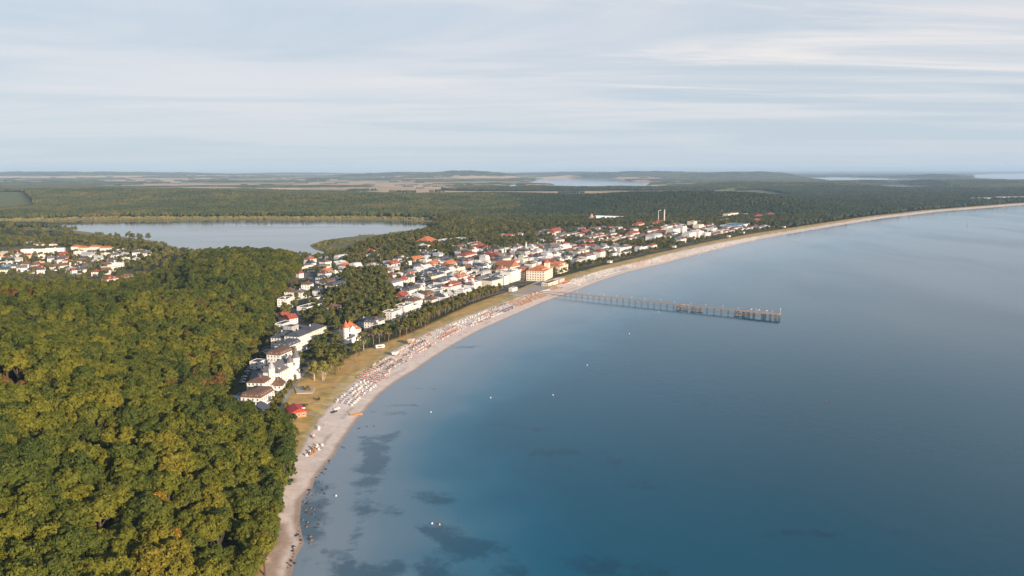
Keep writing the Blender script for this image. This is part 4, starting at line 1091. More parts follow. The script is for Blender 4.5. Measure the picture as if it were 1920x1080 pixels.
for di, dd in enumerate(d_rows):
    s = S0 + g.uniform(0, 10)
    while s < S1 + 420:
        w = g.choice((13, 15, 17, 20, 24, 30)) * (1 if s < S0 + 700 else 1.35); d = g.uniform(11, 14.5)
        s += w / 2 + 1.2
        xx, yy = sd(s, dd + g.uniform(-2, 2))
        s += w / 2 + g.uniform(1.2, 5)
        if not (yy > 780): continue
        lim_d = float(np.interp(yy, [780, 1000, 1300, 1600, 1800, 2100, 2400], [330, 560, 640, 600, 540, 500, 330]))
        if dd > lim_d: continue
        xa, ya = np.array([xx]), np.array([yy])
        if inside(xa, ya, GROVE)[0]: continue
        if inside(xa, ya, BAND)[0] and g.random() < .75: continue
        if pdist(xa, ya, LAKE)[0] < 35 or inside(xa, ya, LAKE)[0] or inside(xa, ya, REEDS)[0] or sdf(xa, ya, WOOD)[0] > -16: continue
        gd = float(fbm(np.array([xx / 160 + 2]), np.array([yy / 160]), 3)[0])
        if gd > 0.585 and g.random() < .8: continue
        if g.random() < 0.05 + 0.20 * (dd > 330): continue
        if any((xx - ox) ** 2 + (yy - oy) ** 2 < (r_ + w * .40) ** 2 for ox, oy, r_ in OCC): continue
        if any(pdist(xa, ya, pl, False)[0] < hw + 8 for pl, hw in ROADS): continue
        gen.append((xx, yy, s, w, d, dd))
        OCC.append((xx, yy, math.hypot(w, d) * .40))
gen.sort(key=lambda q: q[1])
print('generated houses', len(gen))
del OCC[len(OCC) - len(gen):]
cnt = {}
ORD = ['nearest', 'second', 'third', 'fourth', 'fifth', 'sixth', 'seventh', 'eighth', 'ninth', 'tenth', 'eleventh', 'twelfth', 'thirteenth', 'fourteenth']
for i, (xx, yy, s, w, d, dd) in enumerate(gen[:205]):
    zz = ground(xx, yy)
    red = g.random() < (0.07 if dd < 350 else 0.20)
    rc = g.choice(['red', 'orange', 'red', 'terracotta']) if red else g.choice(['grey', 'grey', 'brown', 'slate', 'pale grey', 'slate', 'brown', 'white'])
    wc = g.choice(['white'] * 7 + ['cream', 'white', 'pale blue', 'grey'])
    rf = g.choice(['hip', 'gable', 'mansard']) if red else g.choice(['hip', 'hip', 'gable', 'flat', 'mansard', 'flat'])
    fl = g.choice([2, 3, 3, 3, 4]) if dd < 330 else g.choice([2, 2, 3])
    off = g.choice([0, 0, 0, math.pi / 2]) if w < 20 else 0
    px, py = proj(xx, yy, zz)
    ln, lx, ly = min(LAND, key=lambda q: (q[1] - px) ** 2 + 4 * (q[2] - py) ** 2)
    ax, ay = px - lx, (py - ly) * 2
    side = ('right of' if ax > 0 else 'left of') if abs(ax) > abs(ay) else ('before' if ay > 0 else 'behind')
    desc = '%s %s %s with %s %s roof' % ({2: 'low', 3: 'medium', 4: 'tall'}[fl], wc, 'terrace' if w > 22 else 'house', rc, {'hip': 'hipped', 'gable': 'gabled', 'flat': 'flat', 'mansard': 'mansard'}[rf])
    key = desc + side + ln
    cnt.setdefault(key, []).append((ax * ax + ay * ay, i))
    t = house((xx, yy, zz), shore_ang(s) + off + g.uniform(-.06, .06), w if not off else d, d if not off else min(w, 18), fl, rf, wc=wc, rc=rc, label=desc + ', ' + side + ' ' + ln, cat='house', name='house' if w <= 22 else 'terrace_house',
              seed=200 + i, cap=26 if yy < 1400 else 14, win='fr' if yy > 1300 else 'frl', sp=3.0 if yy < 1400 else 4.5, ww=1.2 if yy < 1400 else 1.8, wh=1.5, dormers=(g.choice([0, 2, 3]) if rf != 'flat' else 0) if yy < 1500 else 0,
              balcony=(g.choice([0, 2, 3]) if fl > 2 and dd < 350 and yy < 1500 else 0), gablet=(g.random() < .22 and rf != 'flat'))
    t['_k'] = key; t['_i'] = i
for o in list(COL.objects):
    if '_k' in o:
        lst = cnt[o['_k']]
        if len(lst) > 1:
            r_ = [q[1] for q in sorted(lst)].index(o['_i'])
            o['label'] = o['label'].replace(', ', ', %s ' % ORD[min(r_, 13)], 1)
        del o['_k']; del o['_i']
# those beyond the individual count: one mass of far roofs
if len(gen) > 205:
    b = MB()
    for (xx, yy, s, w, d, dd) in gen[205:]:
        zz = ground(xx, yy); a = shore_ang(s); q = MB(); fl = g.choice((2, 3)); q.box(-w / 2, w / 2, -d / 2, d / 2, -2, fl * 3 + .4, 0); q.hip(w, d, fl * 3 + .42, 3, .4, g.choice((1, 1, 2)))
        for fl_ in range(fl):
            for u in np.arange(-w / 2 + 2, w / 2 - 1, 4.5): q.box(u, u + 1.8, -d / 2 - .06, -d / 2 + .1, fl_ * 3 + 1, fl_ * 3 + 2.5, 3)
        ca, sa_ = math.cos(a), math.sin(a)
        b.poly([(xx + vx * ca - vy * sa_, yy + vx * sa_ + vy * ca, zz + vz) for vx, vy, vz in q.V], q.F)
        b.M[-len(q.F):] = q.M
        OCC.append((xx, yy, w * .45))
    o = b.build('far_houses', [wallmat('white'), roofmat('grey'), roofmat('red'), GLASS]); tag(o, 'small far white houses packed at the back of the resort before the wood', kind='stuff')
# ------------------------------------------------------------ pier
PDECK = mat('pier_planks', (0.46, 0.33, 0.24), 0.85, 0.2, 0.8)
PILE = mat('pier_piles', (0.10, 0.085, 0.07), 0.8, 0.25, 0.8)
PRAIL = mat('pier_rail', (0.42, 0.25, 0.15), 0.7, 0.15, 1.0)
pa = np.array(at(1050, 555.3)); pb = np.array(at(1462, 597.5))
PL = float(np.hypot(*(pb - pa))); pang = math.atan2(*(pb - pa)[::-1])
pier = empty('pier', (pa[0], pa[1], 0), pang); tag(pier, 'long straight wooden pier on dark piles reaching out into the bay', 'pier')
ZD = 5.0
b = MB(); b.box(0, PL, -2.0, 2.0, ZD - .35, ZD); b.box(PL - 44, PL, -5.0, -2.003, ZD - .36, ZD - .01); b.box(PL - 44, PL, 2.003, 5.0, ZD - .36, ZD - .01)
b.poly([(0, -2, ZD), (0, 2, ZD), (-66, 2, 3.9), (-66, -2, 3.9), (0, -2, ZD - .35), (0, 2, ZD - .35), (-66, 2, 3.3), (-66, -2, 3.3)], [(0, 1, 2, 3), (7, 6, 5, 4), (0, 3, 7, 4), (1, 5, 6, 2), (3, 2, 6, 7)])
b.build('deck', PDECK, pier)
def rail(x0, x1, y, z=ZD):
    b = MB()
    b.box(x0, x1, y - .06, y + .06, z + 1.0, z + 1.12); b.box(x0, x1, y - .03, y + .03, z + .5, z + .56)
    for xx in np.arange(x0 + .1, x1, 2.4): b.box(xx - .05, xx + .05, y - .05, y + .05, z, z + 1.0)
    b.build('railing', PRAIL, pier)
rail(0, PL - 44, -1.92); rail(0, PL - 44, 1.92); rail(PL - 44, PL, -4.9); rail(PL - 44, PL, 4.9)
b = MB(); b.box(PL - .08, PL, -4.8, 4.8, ZD + 1.0, ZD + 1.12)
for yy in np.arange(-4.8, 4.9, 2.4): b.box(PL - .09, PL, yy - .05, yy + .05, ZD, ZD + 1)
b.build('railing', PRAIL, pier)
NP_ = 28
for i in range(NP_):
    xx = 8 + i * (PL - 60) / (NP_ - 1)
    b = MB()
    for yy in (-1.5, 1.5): b.cone(xx, yy, -3.5, ZD - .36, .20, .19, 8)
    b.box(xx - .15, xx + .15, -2.0, 2.0, ZD - .7, ZD - .36)
    b.build('pile_pair', PILE, pier)
for xx in (PL - 42, PL - 36, PL - 30, PL - 20, PL - 17, PL - 11, PL - 5, PL - 1):
    b = MB()
    for yy in (-4.4, -1.4, 1.4, 4.4): b.cone(xx, yy, -3.5, ZD - .37, .26, .24, 8)
    b.box(xx - .3, xx + .3, -4.9, 4.9, ZD - .9, ZD - .38)
    b.build('pile_row', PILE, pier)
for x0, nm in ((PL * .575, 'landing_stage'), (PL * .640, 'landing_stage'), (PL - 52, 'landing_stage')):
    b = MB(); b.box(x0, x0 + 15, -6.5, -2.3, 1.6, 1.95)
    for k in (0.3, 5, 10, 14.7):
        for yy in (-6.3, -2.6): b.cone(x0 + k, yy, -3, 2.9 if yy < -5 else 4.0, .28, .26, 8)
    b.bar((x0 + 1, -3.2, 1.95), (x0 - 6 + 12, -3.2, ZD), 1.0); b.box(x0, x0 + 15, -6.45, -6.35, 2.7, 2.8)
    b.build(nm, TIMBER, pier)
b = MB(); b.cone(PL - .8, 3.9, ZD, ZD + 5.5, .12, .1, 6); b.box(PL - 1.2, PL - .4, 3.5, 4.3, ZD + 5.5, ZD + 6.3); b.build('beacon', TRIM, pier)
lampm = MB(); lampm.cone(0, 0, 0, 4.0, .08, .06, 6, 0); lampm.cone(0, 0, 4.0, 4.25, .2, .38, 8, 0); lampm.cone(0, 0, 4.25, 4.75, .38, .15, 8, 1)
LAMPM = lampm.mesh('lantern', [TRIM, mat('lamp_glass', (0.85, 0.84, 0.80), 0.3, 0.02, 1)])
for i in range(15):
    xx = 6 + i * (PL - 14) / 14
    link('lantern', LAMPM, pier, (xx, 1.7 if i % 2 else -1.7, ZD), scale=(.75, .75, .8))
for xx, yy in ((PL * .60, 2.4), (PL * .62, 2.5)):
    b = MB(); b.box(xx - 1.2, xx + 1.2, 1.0, 1.8, ZD + .002, ZD + .5); b.build('bench', TRIM, pier)
# parasol-like shelters on the end deck
for k in range(3):
    b = MB(); b.cone(PL - 34 + 9 * k, 2.5, ZD, ZD + 2.3, .06, .05, 6, 0); b.cone(PL - 34 + 9 * k, 2.5, ZD + 2.2, ZD + 2.9, 1.5, .05, 8, 0); b.build('shelter', TRIM, pier)

# ------------------------------------------------------------ beach chairs
WICK = mat('white_wicker', (0.72, 0.68, 0.62), 0.8, 0.1, 3.0)
WICKD = mat('brown_wicker', (0.30, 0.19, 0.11), 0.8, 0.15, 3.0)
def clothm(n, c): return mat('fabric_' + n, c, 0.85, 0.12, 4.0)
CLO = {'white': clothm('white', (0.70, 0.70, 0.70)), 'red': clothm('red', (0.42, 0.07, 0.05)), 'orange': clothm('orange', (0.55, 0.24, 0.08)), 'blue': clothm('blue', (0.07, 0.11, 0.26)), 'yellow': clothm('yellow', (0.58, 0.36, 0.12)), 'navy': clothm('navy', (0.03, 0.035, 0.07))}
_cm = {}
def chair_mesh(shell, cloth):
    k = (shell, cloth)
    if k in _cm: return _cm[k]
    b = MB(); w = 0.72
    for sx_ in (-1, 1):                               # curved side panels
        prof = [(-.55, 0), (.45, 0), (.55, .45), (.62, 1.05), (.45, 1.62), (-.25, 1.72), (-.45, 1.35), (-.10, 1.0), (-.15, .62), (-.58, .55)]
        x0, x1 = (sx_ * w, sx_ * (w - .09))
        n = len(prof); vs = [(x0, y, z) for y, z in prof] + [(x1, y, z) for y, z in prof]
        b.poly(vs, [tuple(range(n)), tuple(range(2 * n - 1, n - 1, -1))] + [(i, (i + 1) % n, n + (i + 1) % n, n + i) for i in range(n)], 0)
    b.poly([(-w + .09, .45, 0), (w - .09, .45, 0), (w - .09, .62, 1.05), (-w + .09, .62, 1.05), (-w + .09, .36, 0), (w - .09, .36, 0), (w - .09, .50, 1.05), (-w + .09, .50, 1.05)], [(0, 1, 2, 3), (4, 7, 6, 5), (3, 2, 6, 7)], 0)
    b.poly([(-w, .62, 1.05), (w, .62, 1.05), (w, .45, 1.64), (-w, .45, 1.64), (-w, -.25, 1.75), (w, -.25, 1.75), (-w, -.62, 1.48), (w, -.62, 1.48)], [(0, 1, 2, 3), (3, 2, 5, 4), (4, 5, 7, 6)], 2)
    b.box(-w + .1, w - .1, -.5, .36, 0.02, .42, 0); b.box(-w + .1, w - .1, -.52, .34, .425, .55, 1)
    b.poly([(-w + .1, .33, .56), (w - .1, .33, .56), (w - .1, .47, 1.5), (-w + .1, .47, 1.5)], [(0, 1, 2, 3)], 1)
    b.box(-w + .12, w - .12, -1.0, -.53, .0, .28, 1)
    _cm[k] = b.mesh('beach_chair', [WICKD if shell == 'brown' else WICK, CLO[cloth], CLO[cloth] if (shell == 'brown' and cloth != 'red') else WICK])
    return _cm[k]
SEG = [((652,757), (695,716), 12, 29, [('white', 'white'), ('white', 'blue'), ('white', 'red')], 'white wicker beach chair in the rows nearest the red roofed beach house'),
       ((696,715), (718,696), 15, 34, [('brown', 'red'), ('brown', 'red'), ('white', 'red')], 'beach chair with red hood in the compact red block among white rows'),
       ((719,695), (750,674), 18, 39, [('brown', 'navy'), ('white', 'navy'), ('white', 'orange')], 'beach chair with navy cloth in the neat rows before the white hut'),
       ((757,670), (803,641), 18, 40, [('white', 'red'), ('brown', 'navy'), ('white', 'orange'), ('white', 'red')], 'red and white beach chair in the block by the wooden lifeguard tower'),
       ((812,634), (850,612), 18, 38, [('brown', 'red'), ('brown', 'orange'), ('white', 'blue'), ('white', 'red')], 'rust coloured beach chair in the long rows up the beach from the wooden tower'),
       ((850,612), (925,583), 17, 37, [('white', 'blue'), ('white', 'white'), ('brown', 'red')], 'pale beach chair in the middle of the long stretch towards the pier'),
       ((925,583), (962,572), 17, 36, [('white', 'blue'), ('brown', 'blue')], 'blue beach chair in the violet looking block before the pier'),
       ((962,572), (1030,553), 16, 36, [('brown', 'orange'), ('brown', 'yellow'), ('brown', 'orange')], 'orange beach chair in the block left of the pier'),
       ((1068,546), (1085,540), 24, 46, [('brown', 'yellow'), ('brown', 'orange')], 'yellow beach chair in the block right of the pier'),
       ((1100,535), (1190,508), 14, 38, [('white', 'white'), ('white', 'white'), ('white', 'blue')], 'white beach chair on the far beach beyond the pier'),
       ((1190,508), (1204,504), 14, 26, [('white', 'navy')], 'navy beach chair in the small dark block beyond the pier'),
       ((1204,504), (1300,480), 14, 36, [('white', 'white'), ('white', 'orange')], 'white beach chair strung along the distant beach'),
       ((1300,480), (1440,446), 12, 32, [('white', 'white')], 'white beach chair strung along the most distant beach')]
chairs = []
g = random.Random(3)
for p0, p1, d0, d1, pal, lab in SEG:
    s0_, s1_ = spx(*p0), spx(*p1)
    step = 4.3 if s0_ < 1500 else 4.8
    d = d0
    while d <= d1:
        s = s0_ + (d - d0) * .3
        ci = g.randrange(len(pal))
        while s < s1_ + (d - d0) * .3:
            if g.random() > (.12 if s0_ < 1300 else .3):
                x, y = sd(s + g.uniform(-.7, .7), d + g.uniform(-.6, .6))
                hut = math.hypot(x - at(741, 668, 3)[0], y - at(741, 668, 3)[1]) < 8
                if not hut:
                    if g.random() < .25: ci = g.randrange(len(pal))
                    chairs.append((y, x, s, pal[ci], lab))
            s += step
        d += 4.5 if s0_ < 1000 else 4.4
for px, py, c in ((575,850,'white'),(582,848,'orange'),(584,846,'orange'),(581,843,'white'),(587,842,'orange'),(590,840,'orange'),(586,836,'orange'),(594,835,'white'),(598,838,'white'),(604,830,'white'),(589,818,'orange'),(588,815,'white'),(597,802,'white'),(598,799,'white'),(590,843,'orange'),(595,831,'white')):
    x, y = at(px, py, 2.6); chairs.append((y, x, to_sd(x, y)[0], ('white', c) if c == 'white' else ('brown', c), ('white' if c == 'white' else 'orange') + ' beach chair standing loose on the near empty sand below the wood'))
chairs.sort(key=lambda q: q[0])
print('chairs', len(chairs))
for (y, x, s, (sh_, cl), lab) in chairs[:298]:
    o = link('beach_chair', chair_mesh(sh_, cl), None, (x, y, ground(x, y) + .02), (0, 0, shore_ang(s) + g.uniform(-.35, .35) - .2))
    o.scale = (0.88, 0.88, 0.88)
    w_ = lab.replace('white wicker beach chair', sh_ + ' wicker beach chair with ' + cl + ' cloth')
    w_ = ' '.join(w_.split()[:16]); tag(o, w_, 'beach chair', lab)
zs = terrain(np.array([c[1] for c in chairs]), np.array([c[0] for c in chairs]))[0]
for kk in sorted(set(c[3] for c in chairs[298:])):
    pass
b = MB()
for (y, x, s, k, lab), z in list(zip(chairs, zs))[298:]:
    pass
def bulk(name, items, label):
    Vs_, Fs_, Ms_, o_ = [], [], [], 0
    mats_ = []
    for (y, x, s, k, lab), z in items:
        me = chair_mesh(*k)
        vv = np.array([v.co for v in me.vertices]); a = shore_ang(s) + g.uniform(-.35, .35) - .2
        ca, sa_ = math.cos(a) * 0.88, math.sin(a) * 0.88
        Vs_.append(np.stack([x + vv[:, 0] * ca - vv[:, 1] * sa_, y + vv[:, 0] * sa_ + vv[:, 1] * ca, z + vv[:, 2] * 0.88], 1))
        for m_ in me.materials:
            if m_ not in mats_: mats_.append(m_)
        for p_ in me.polygons: Fs_.append(tuple(o_ + i for i in p_.vertices)); Ms_.append(mats_.index(me.materials[p_.material_index]))
        o_ += len(vv)
    me = bpy.data.meshes.new(name); me.from_pydata(np.concatenate(Vs_).tolist(), [], Fs_)
    for m_ in mats_: me.materials.append(m_)
    me.polygons.foreach_set('material_index', Ms_)
    tag(link(name, me), label, kind='stuff')
bulk('beach_chairs', list(zip(chairs, zs))[298:], 'countless tiny beach chairs lining the beach towards the pier and far beyond it')

# ------------------------------------------------------------ beach buildings and boats
def gl(px, py, z0=3.0):
    x, y = at(px, py, z0); return x, y, ground(x, y)
(x, y, z), a = face(556, 776)
t = empty('beach_house', (x, y, z), a + .55); tag(t, 'low beach house with a broad bright red metal roof and open terrace', 'beach house')
b = MB(); b.box(-8, 6, -5, 5, -2, 3.2); b.build('wall', mat('ochre_boards', (0.42, 0.22, 0.10), 0.8, 0.15, 1.0), t)
ro = MB().hip(15.5, 11.5, 3.25, 2.6, 0.2, k=0).build('roof', mat('red_metal_roof', (0.46, 0.035, 0.025), 0.5, 0.15, 0.6), t)
MB().box(-3, -2, -5.3, -1, 3.9, 4.6).build('skylight', TRIM, ro)
b = MB(); b.box(7.9, 13, -4.5, 4.5, 2.8, 3.0); [b.box(x_, x_ + .2, y_, y_ + .2, -1, 2.8) for x_ in (8, 12.6) for y_ in (-4.4, 0, 4.1)]; b.build('canopy', mat('pale_canvas', (0.62, 0.60, 0.56), 0.8, 0.08, 1), t)
b = MB(); b.box(7, 15, -6, 6, -2, .3); b.build('terrace', TIMBER, t)
windows_on(t, 14, 10, 0, 1, 3, 'flr', 2.6, 1.4, 1.3, x0=-1)
OCC.append((x, y, 12))
def tower_hut(px, py, label, w=5, h=5.5, wc=TRIM, tilt=0):
    (x, y, z), a = face(px, py)
    t = empty('lifeguard_hut', (x, y, z), a); tag(t, label, 'hut')
    b = MB(); [b.box(sx_ * w * .42 - .12, sx_ * w * .42 + .12, sy * w * .36 - .12, sy * w * .36 + .12, -1, h * .35) for sx_ in (-1, 1) for sy in (-1, 1)]; b.build('stilts', TIMBER, t)
    MB().box(-w * .62, w * .62, -w * .75, w * .45, h * .35, h * .35 + .2).build('platform', TIMBER, t)
    MB().box(-w / 2, w / 2, -w * .4, w * .4, h * .35 + .2, h * .8).build('cabin', wc, t)
    MB().poly([(-w * .6, -w * .5, h * .86), (w * .6, -w * .5, h * .86), (w * .6, w * .5, h * .8), (-w * .6, w * .5, h * .8), (-w * .6, -w * .5, h * .92), (w * .6, -w * .5, h * .92), (w * .6, w * .5, h * .86), (-w * .6, w * .5, h * .86)], [(0, 3, 2, 1), (4, 5, 6, 7), (0, 1, 5, 4), (1, 2, 6, 5), (2, 3, 7, 6), (3, 0, 4, 7)]).build('roof', TRIM, t)
    link('window', window_mesh(1.6, 1.1), t, (0, -w * .4 - .01, h * .48))
tower_hut(741, 668, 'white hut on the sand between two blocks of beach chairs', 5, 5)
tower_hut(771, 646, 'wooden lifeguard tower with a pole at the dune edge', 5.5, 6, mat('tan_boards', (0.50, 0.34, 0.22), 0.8, 0.12, 1.2))
tower_hut(764, 497, 'unused', 4, 4) if False else None
for px, py, lab in ((1143, 495, 'small white hut on the far dune just past the cream wing'), (1264, 466, 'white rounded hut on the dune before the white hotels'), (1366, 446, 'white hut at the dune edge near the glazed hall'), (1393, 439, 'square white hut standing in the dune trees near the glazed hall'),
                    (1470, 428, 'white hut on the dune past the last buildings'), (1543, 416, 'tiny white hut far along the beach'), (1641, 402, 'tiny white hut furthest along the beach')):
    tower_hut(px, py, lab, 8, 6.5)
# domed white caravan like kiosk on the meadow
x, y, z = gl(712, 652, 4)
t = empty('kiosk', (x, y, z + .1), .5); tag(t, 'white rounded refreshment trailer on the dry meadow', 'kiosk')
b = MB(); prof = [(-1.7, .6), (1.7, .6), (1.9, 1.6), (1.5, 2.9), (.6, 3.4), (-.6, 3.4), (-1.5, 2.9), (-1.9, 1.6)]; n = 8
b.poly([(-4.2, p_[0], p_[1]) for p_ in prof] + [(4.2, p_[0], p_[1]) for p_ in prof], [tuple(range(n - 1, -1, -1)), tuple(range(n, 2 * n))] + [(i, (i + 1) % n, n + (i + 1) % n, n + i) for i in range(n)]); b.build('body', TRIM, t)
MB().box(-2.4, 1.4, -1.98, -1.7, 1.5, 2.5).build('serving_hatch', DARK, t); MB().box(-2.6, 1.6, -3.2, -1.9, 2.6, 2.68).build('awning', CLO['orange'], t)
for sx_ in (-1, 1): MB().cone(0, 0, -.2, .2, .45, .45, 12).build('wheel', DARK, t, (sx_ * .8, -1.5, .45), (math.pi / 2, 0, 0))
def boat(px, py, L, hullc, label, ang, z=None, sail=False, inside_c=None):
    x, y = at(px, py, 0.5 if z is None else z); zz = (ground(x, y) + .05) if z is not None else -0.15
    t = empty('boat' if not sail else 'sailing_boat', (x, y, zz), ang); tag(t, label, 'boat')
    secs = []; n = 7
    for i in range(n + 1):
        u = i / n; wd_ = L * .17 * (math.sin(math.pi * min(u * 1.0 + .18, 1)) ** .7 if u < .82 else max((1 - u) / .18, .02) * .62); zz_ = L * .02 + u * u * L * .05
        secs.append([(u * L - L / 2, -wd_, L * .13 + zz_), (u * L - L / 2, -wd_ * .7, L * .03), (u * L - L / 2, 0, 0), (u * L - L / 2, wd_ * .7, L * .03), (u * L - L / 2, wd_, L * .13 + zz_), (u * L - L / 2, wd_ * .8, L * .09 + zz_), (u * L - L / 2, 0, L * .05), (u * L - L / 2, -wd_ * .8, L * .09 + zz_)])
    vs = [v for s_ in secs for v in s_]; fs = []
    for i in range(n):
        for k in range(8): fs.append((i * 8 + k, (i + 1) * 8 + k, (i + 1) * 8 + (k + 1) % 8, i * 8 + (k + 1) % 8))
    fs += [tuple(range(8)), tuple(range(n * 8 + 7, n * 8 - 1, -1))]
    MB().poly(vs, fs).build('hull', hullc, t)
    for u in (-.2, .1): MB().box(u * L - .15, u * L + .15, -L * .12, L * .12, L * .10, L * .12).build('thwart', TIMBER, t)
    if sail:
        MB().cone(0, 0, L * .05, L * 1.25, .09, .05, 6).build('mast', METAL, t)
        MB().poly([(-.1, 0.02, L * .22), (-L * .42, .12, L * .2), (-.1, 0.02, L * 1.2), (-.1, -.02, L * .22), (-L * .42, .08, L * .2), (-.1, -.02, L * 1.2)], [(0, 1, 2), (5, 4, 3), (0, 2, 5, 3), (1, 4, 5, 2), (0, 3, 4, 1)]).build('mainsail', CLO['white'], t)
        MB().poly([(.1, .02, L * 1.1), (L * .46, .05, L * .2), (.1, .02, L * .2), (.1, -.02, L * 1.1), (L * .46, 0, L * .2), (.1, -.02, L * .2)], [(0, 1, 2), (5, 4, 3), (0, 3, 4, 1), (1, 4, 5, 2), (0, 2, 5, 3)]).build('jib', CLO['white'], t)
boat(668, 777, 8.5, mat('ochre_hull', (0.42, 0.24, 0.12), 0.5, 0.1, 1), 'long orange brown boat hauled up at the water line', .1, 1.0)
boat(632, 764, 5.5, CLO['white'], 'white dinghy lying on the sand, upper of the pair below the beach house', 1.0, 2.4)
boat(627, 770, 5.5, DARK, 'dark dinghy lying on the sand, lower of the pair below the beach house', 1.0, 2.4)
boat(1814, 421, 12, CLO['white'], 'white sailing boat alone on the bay far to the right', 1.2, None, True)
BUO = [(920,746,'white'),(1037,741,'white'),(1101,685,'white'),(1180,626,'white'),(1235,585,'white'),(808,773,'white'),(810,982,'white'),(824,984,'yellow'),(630,930,'white'),(1549,754,'red')]
BLAB = ['small white buoy on open water, left of a pair below the pier', 'small white buoy on open water, right of a pair below the pier', 'white buoy halfway between the beach and the pier end', 'white buoy on the bright water below the middle of the pier', 'white buoy just in front of the pier',
        'tiny white buoy near the dark weed streaks off the beach', 'white buoy over the weed bed at the bottom, left of a pair', 'yellowish buoy over the weed bed at the bottom, right of a pair', 'white buoy on pale shallows beside the boulders', 'lone red buoy on the open sea to the right']
for (px, py, c), lab in zip(BUO, BLAB):
    x, y = at(px, py); t = empty('buoy', (x, y, 0)); t.scale = (.8, .8, .8); tag(t, lab, 'buoy')
    b = MB(); b.cone(0, 0, -.3, .0, .3, .62, 12); b.cone(0, 0, .0, .35, .62, .62, 12); b.cone(0, 0, .35, .95, .6, .18, 12); b.build('float', CLO[c], t)
    MB().cone(0, 0, .95, 1.5, .06, .04, 6).build('pole', DARK, t)

# boulders by the shore
ROCKM = mat('granite', (0.19, 0.13, 0.095), 0.85, 0.3, 1.2)
ROCKW = mat('wet_granite', (0.05, 0.042, 0.04), 0.5, 0.3, 1.2)
def rock(seed):
    gg = np.random.default_rng(seed); bm = bmesh.new(); bmesh.ops.create_icosphere(bm, subdivisions=2, radius=1)
    ax = gg.normal(size=(5, 3))
    for v in bm.verts:
        n_ = np.array(v.co); f_ = 1.0
        for a_ in ax: f_ -= .16 * max(0, n_ @ (a_ / np.linalg.norm(a_)) - .45) / .55 * 1.6
        v.co = Vector(n_ * f_ * (1 + gg.normal() * .04)); v.co.z *= .68
    me = bpy.data.meshes.new('boulder'); bm.to_mesh(me); bm.free(); return me
RK = [rock(i) for i in range(5)]; RKd = []
for r_ in RK:
    c_ = r_.copy(); r_.materials.append(ROCKM); c_.materials.append(ROCKW); RKd.append(c_)
hand = [(585,1013,2.0),(583,1006,1.5),(576,988,1.3),(577,980,1.2),(580,940,1.2),(578,935,1.3),(582,925,1.4),(594,925,1.0),(580,962,1.2),(583,953,1.3),(572,957,1.2),(588,964,1.1),(600,905,1.0),(570,942,1.2),(620,865,1.6),(619,868,1.1),(582,1020,1.2),(568,975,1.0),(589,955,.9),(596,950,.8)]
g = random.Random(9); k = 0
for px, py, r_ in hand:
    x, y = at(px, py); o = link('boulder', RK[k % 5], None, (x, y, max(ground(x, y), -.15) + r_ * .18), (g.random() * .4, 0, g.random() * 6)); o.scale = (r_ * 0.62,) * 3; k += 1
    tag(o, 'light brown boulder among the rocks in the shallows at the near beach', 'boulder', 'pale boulders by the near beach')
for i in range(75):
    py = g.uniform(868, 1060) if i < 45 else g.uniform(905, 1000); s = spx(float(np.interp(py, [860, 920, 960, 1000, 1060], [617, 578, 561, 564, 550])), py)
    d = g.uniform(-9, 1.0) if py < 990 and py > 890 else g.uniform(-2.5, 1.5)
    x, y = sd(s, d); r_ = g.choice((.35, .45, .6, .8)); o = link('boulder', RKd[i % 5], None, (x, y, max(ground(x, y), -.12) + r_ * .15), (0, 0, g.random() * 6)); o.scale = (r_, r_, r_)
    tag(o, 'small dark wet stone along the near water line', 'boulder', 'dark wet stones along the near water line')
for i, (px, py) in enumerate(((674,803),(671,804),(688,800),(701,799),(641,838),(645,840))):
    x, y = at(px, py); o = link('boulder', RKd[i % 5], None, (x, y, 0), (0, 0, i)); o.scale = (.8, .8, .5); tag(o, 'dark stone breaking the calm water off the near beach', 'boulder', 'dark stones off the near beach')

# cars
def car_parts(c):
    body = MB(); prof = [(-2.15, .35), (-2.1, .85), (-1.5, 1.0), (-.9, 1.42), (.75, 1.45), (1.35, .98), (2.1, .82), (2.2, .38)]
    n = len(prof); body.poly([(x_, -.86, z_) for x_, z_ in prof] + [(x_, .86, z_) for x_, z_ in prof], [tuple(range(n)), tuple(range(2 * n - 1, n - 1, -1))] + [(i, n + i, n + (i + 1) % n, (i + 1) % n) for i in range(n)])
    gl_ = MB(); gl_.poly([(-1.52, -.7, 1.03), (-.95, -.7, 1.40), (-.95, .7, 1.40), (-1.52, .7, 1.03)], [(0, 1, 2, 3)]); gl_.poly([(.80, -.7, 1.43), (1.36, -.7, 1.01), (1.36, .7, 1.01), (.80, .7, 1.43)], [(0, 1, 2, 3)])
    gl_.box(-1.0, .85, -.875, -.862, 1.02, 1.34); gl_.box(-1.0, .85, .862, .875, 1.02, 1.34)
    for v_i in range(8): x_, y_, z_ = gl_.V[v_i]; gl_.V[v_i] = (x_ * 1.01, y_, z_ + .02)
    return body.mesh('body', [c]), gl_.mesh('glazing', [GLASS])
wheelm = MB().cone(0, 0, -.1, .1, .33, .33, 12).mesh('wheel', [DARK])
CARC = {'white': (0.75, 0.75, 0.75), 'silver': (0.45, 0.46, 0.48), 'dark blue': (0.03, 0.05, 0.12), 'black': (0.02, 0.02, 0.022), 'red': (0.35, 0.03, 0.03)}
CM = {k: car_parts(mat('car_paint_' + k.replace(' ', '_'), v, 0.3, 0.03, 1, 0.5, 0.2)) for k, v in CARC.items()}
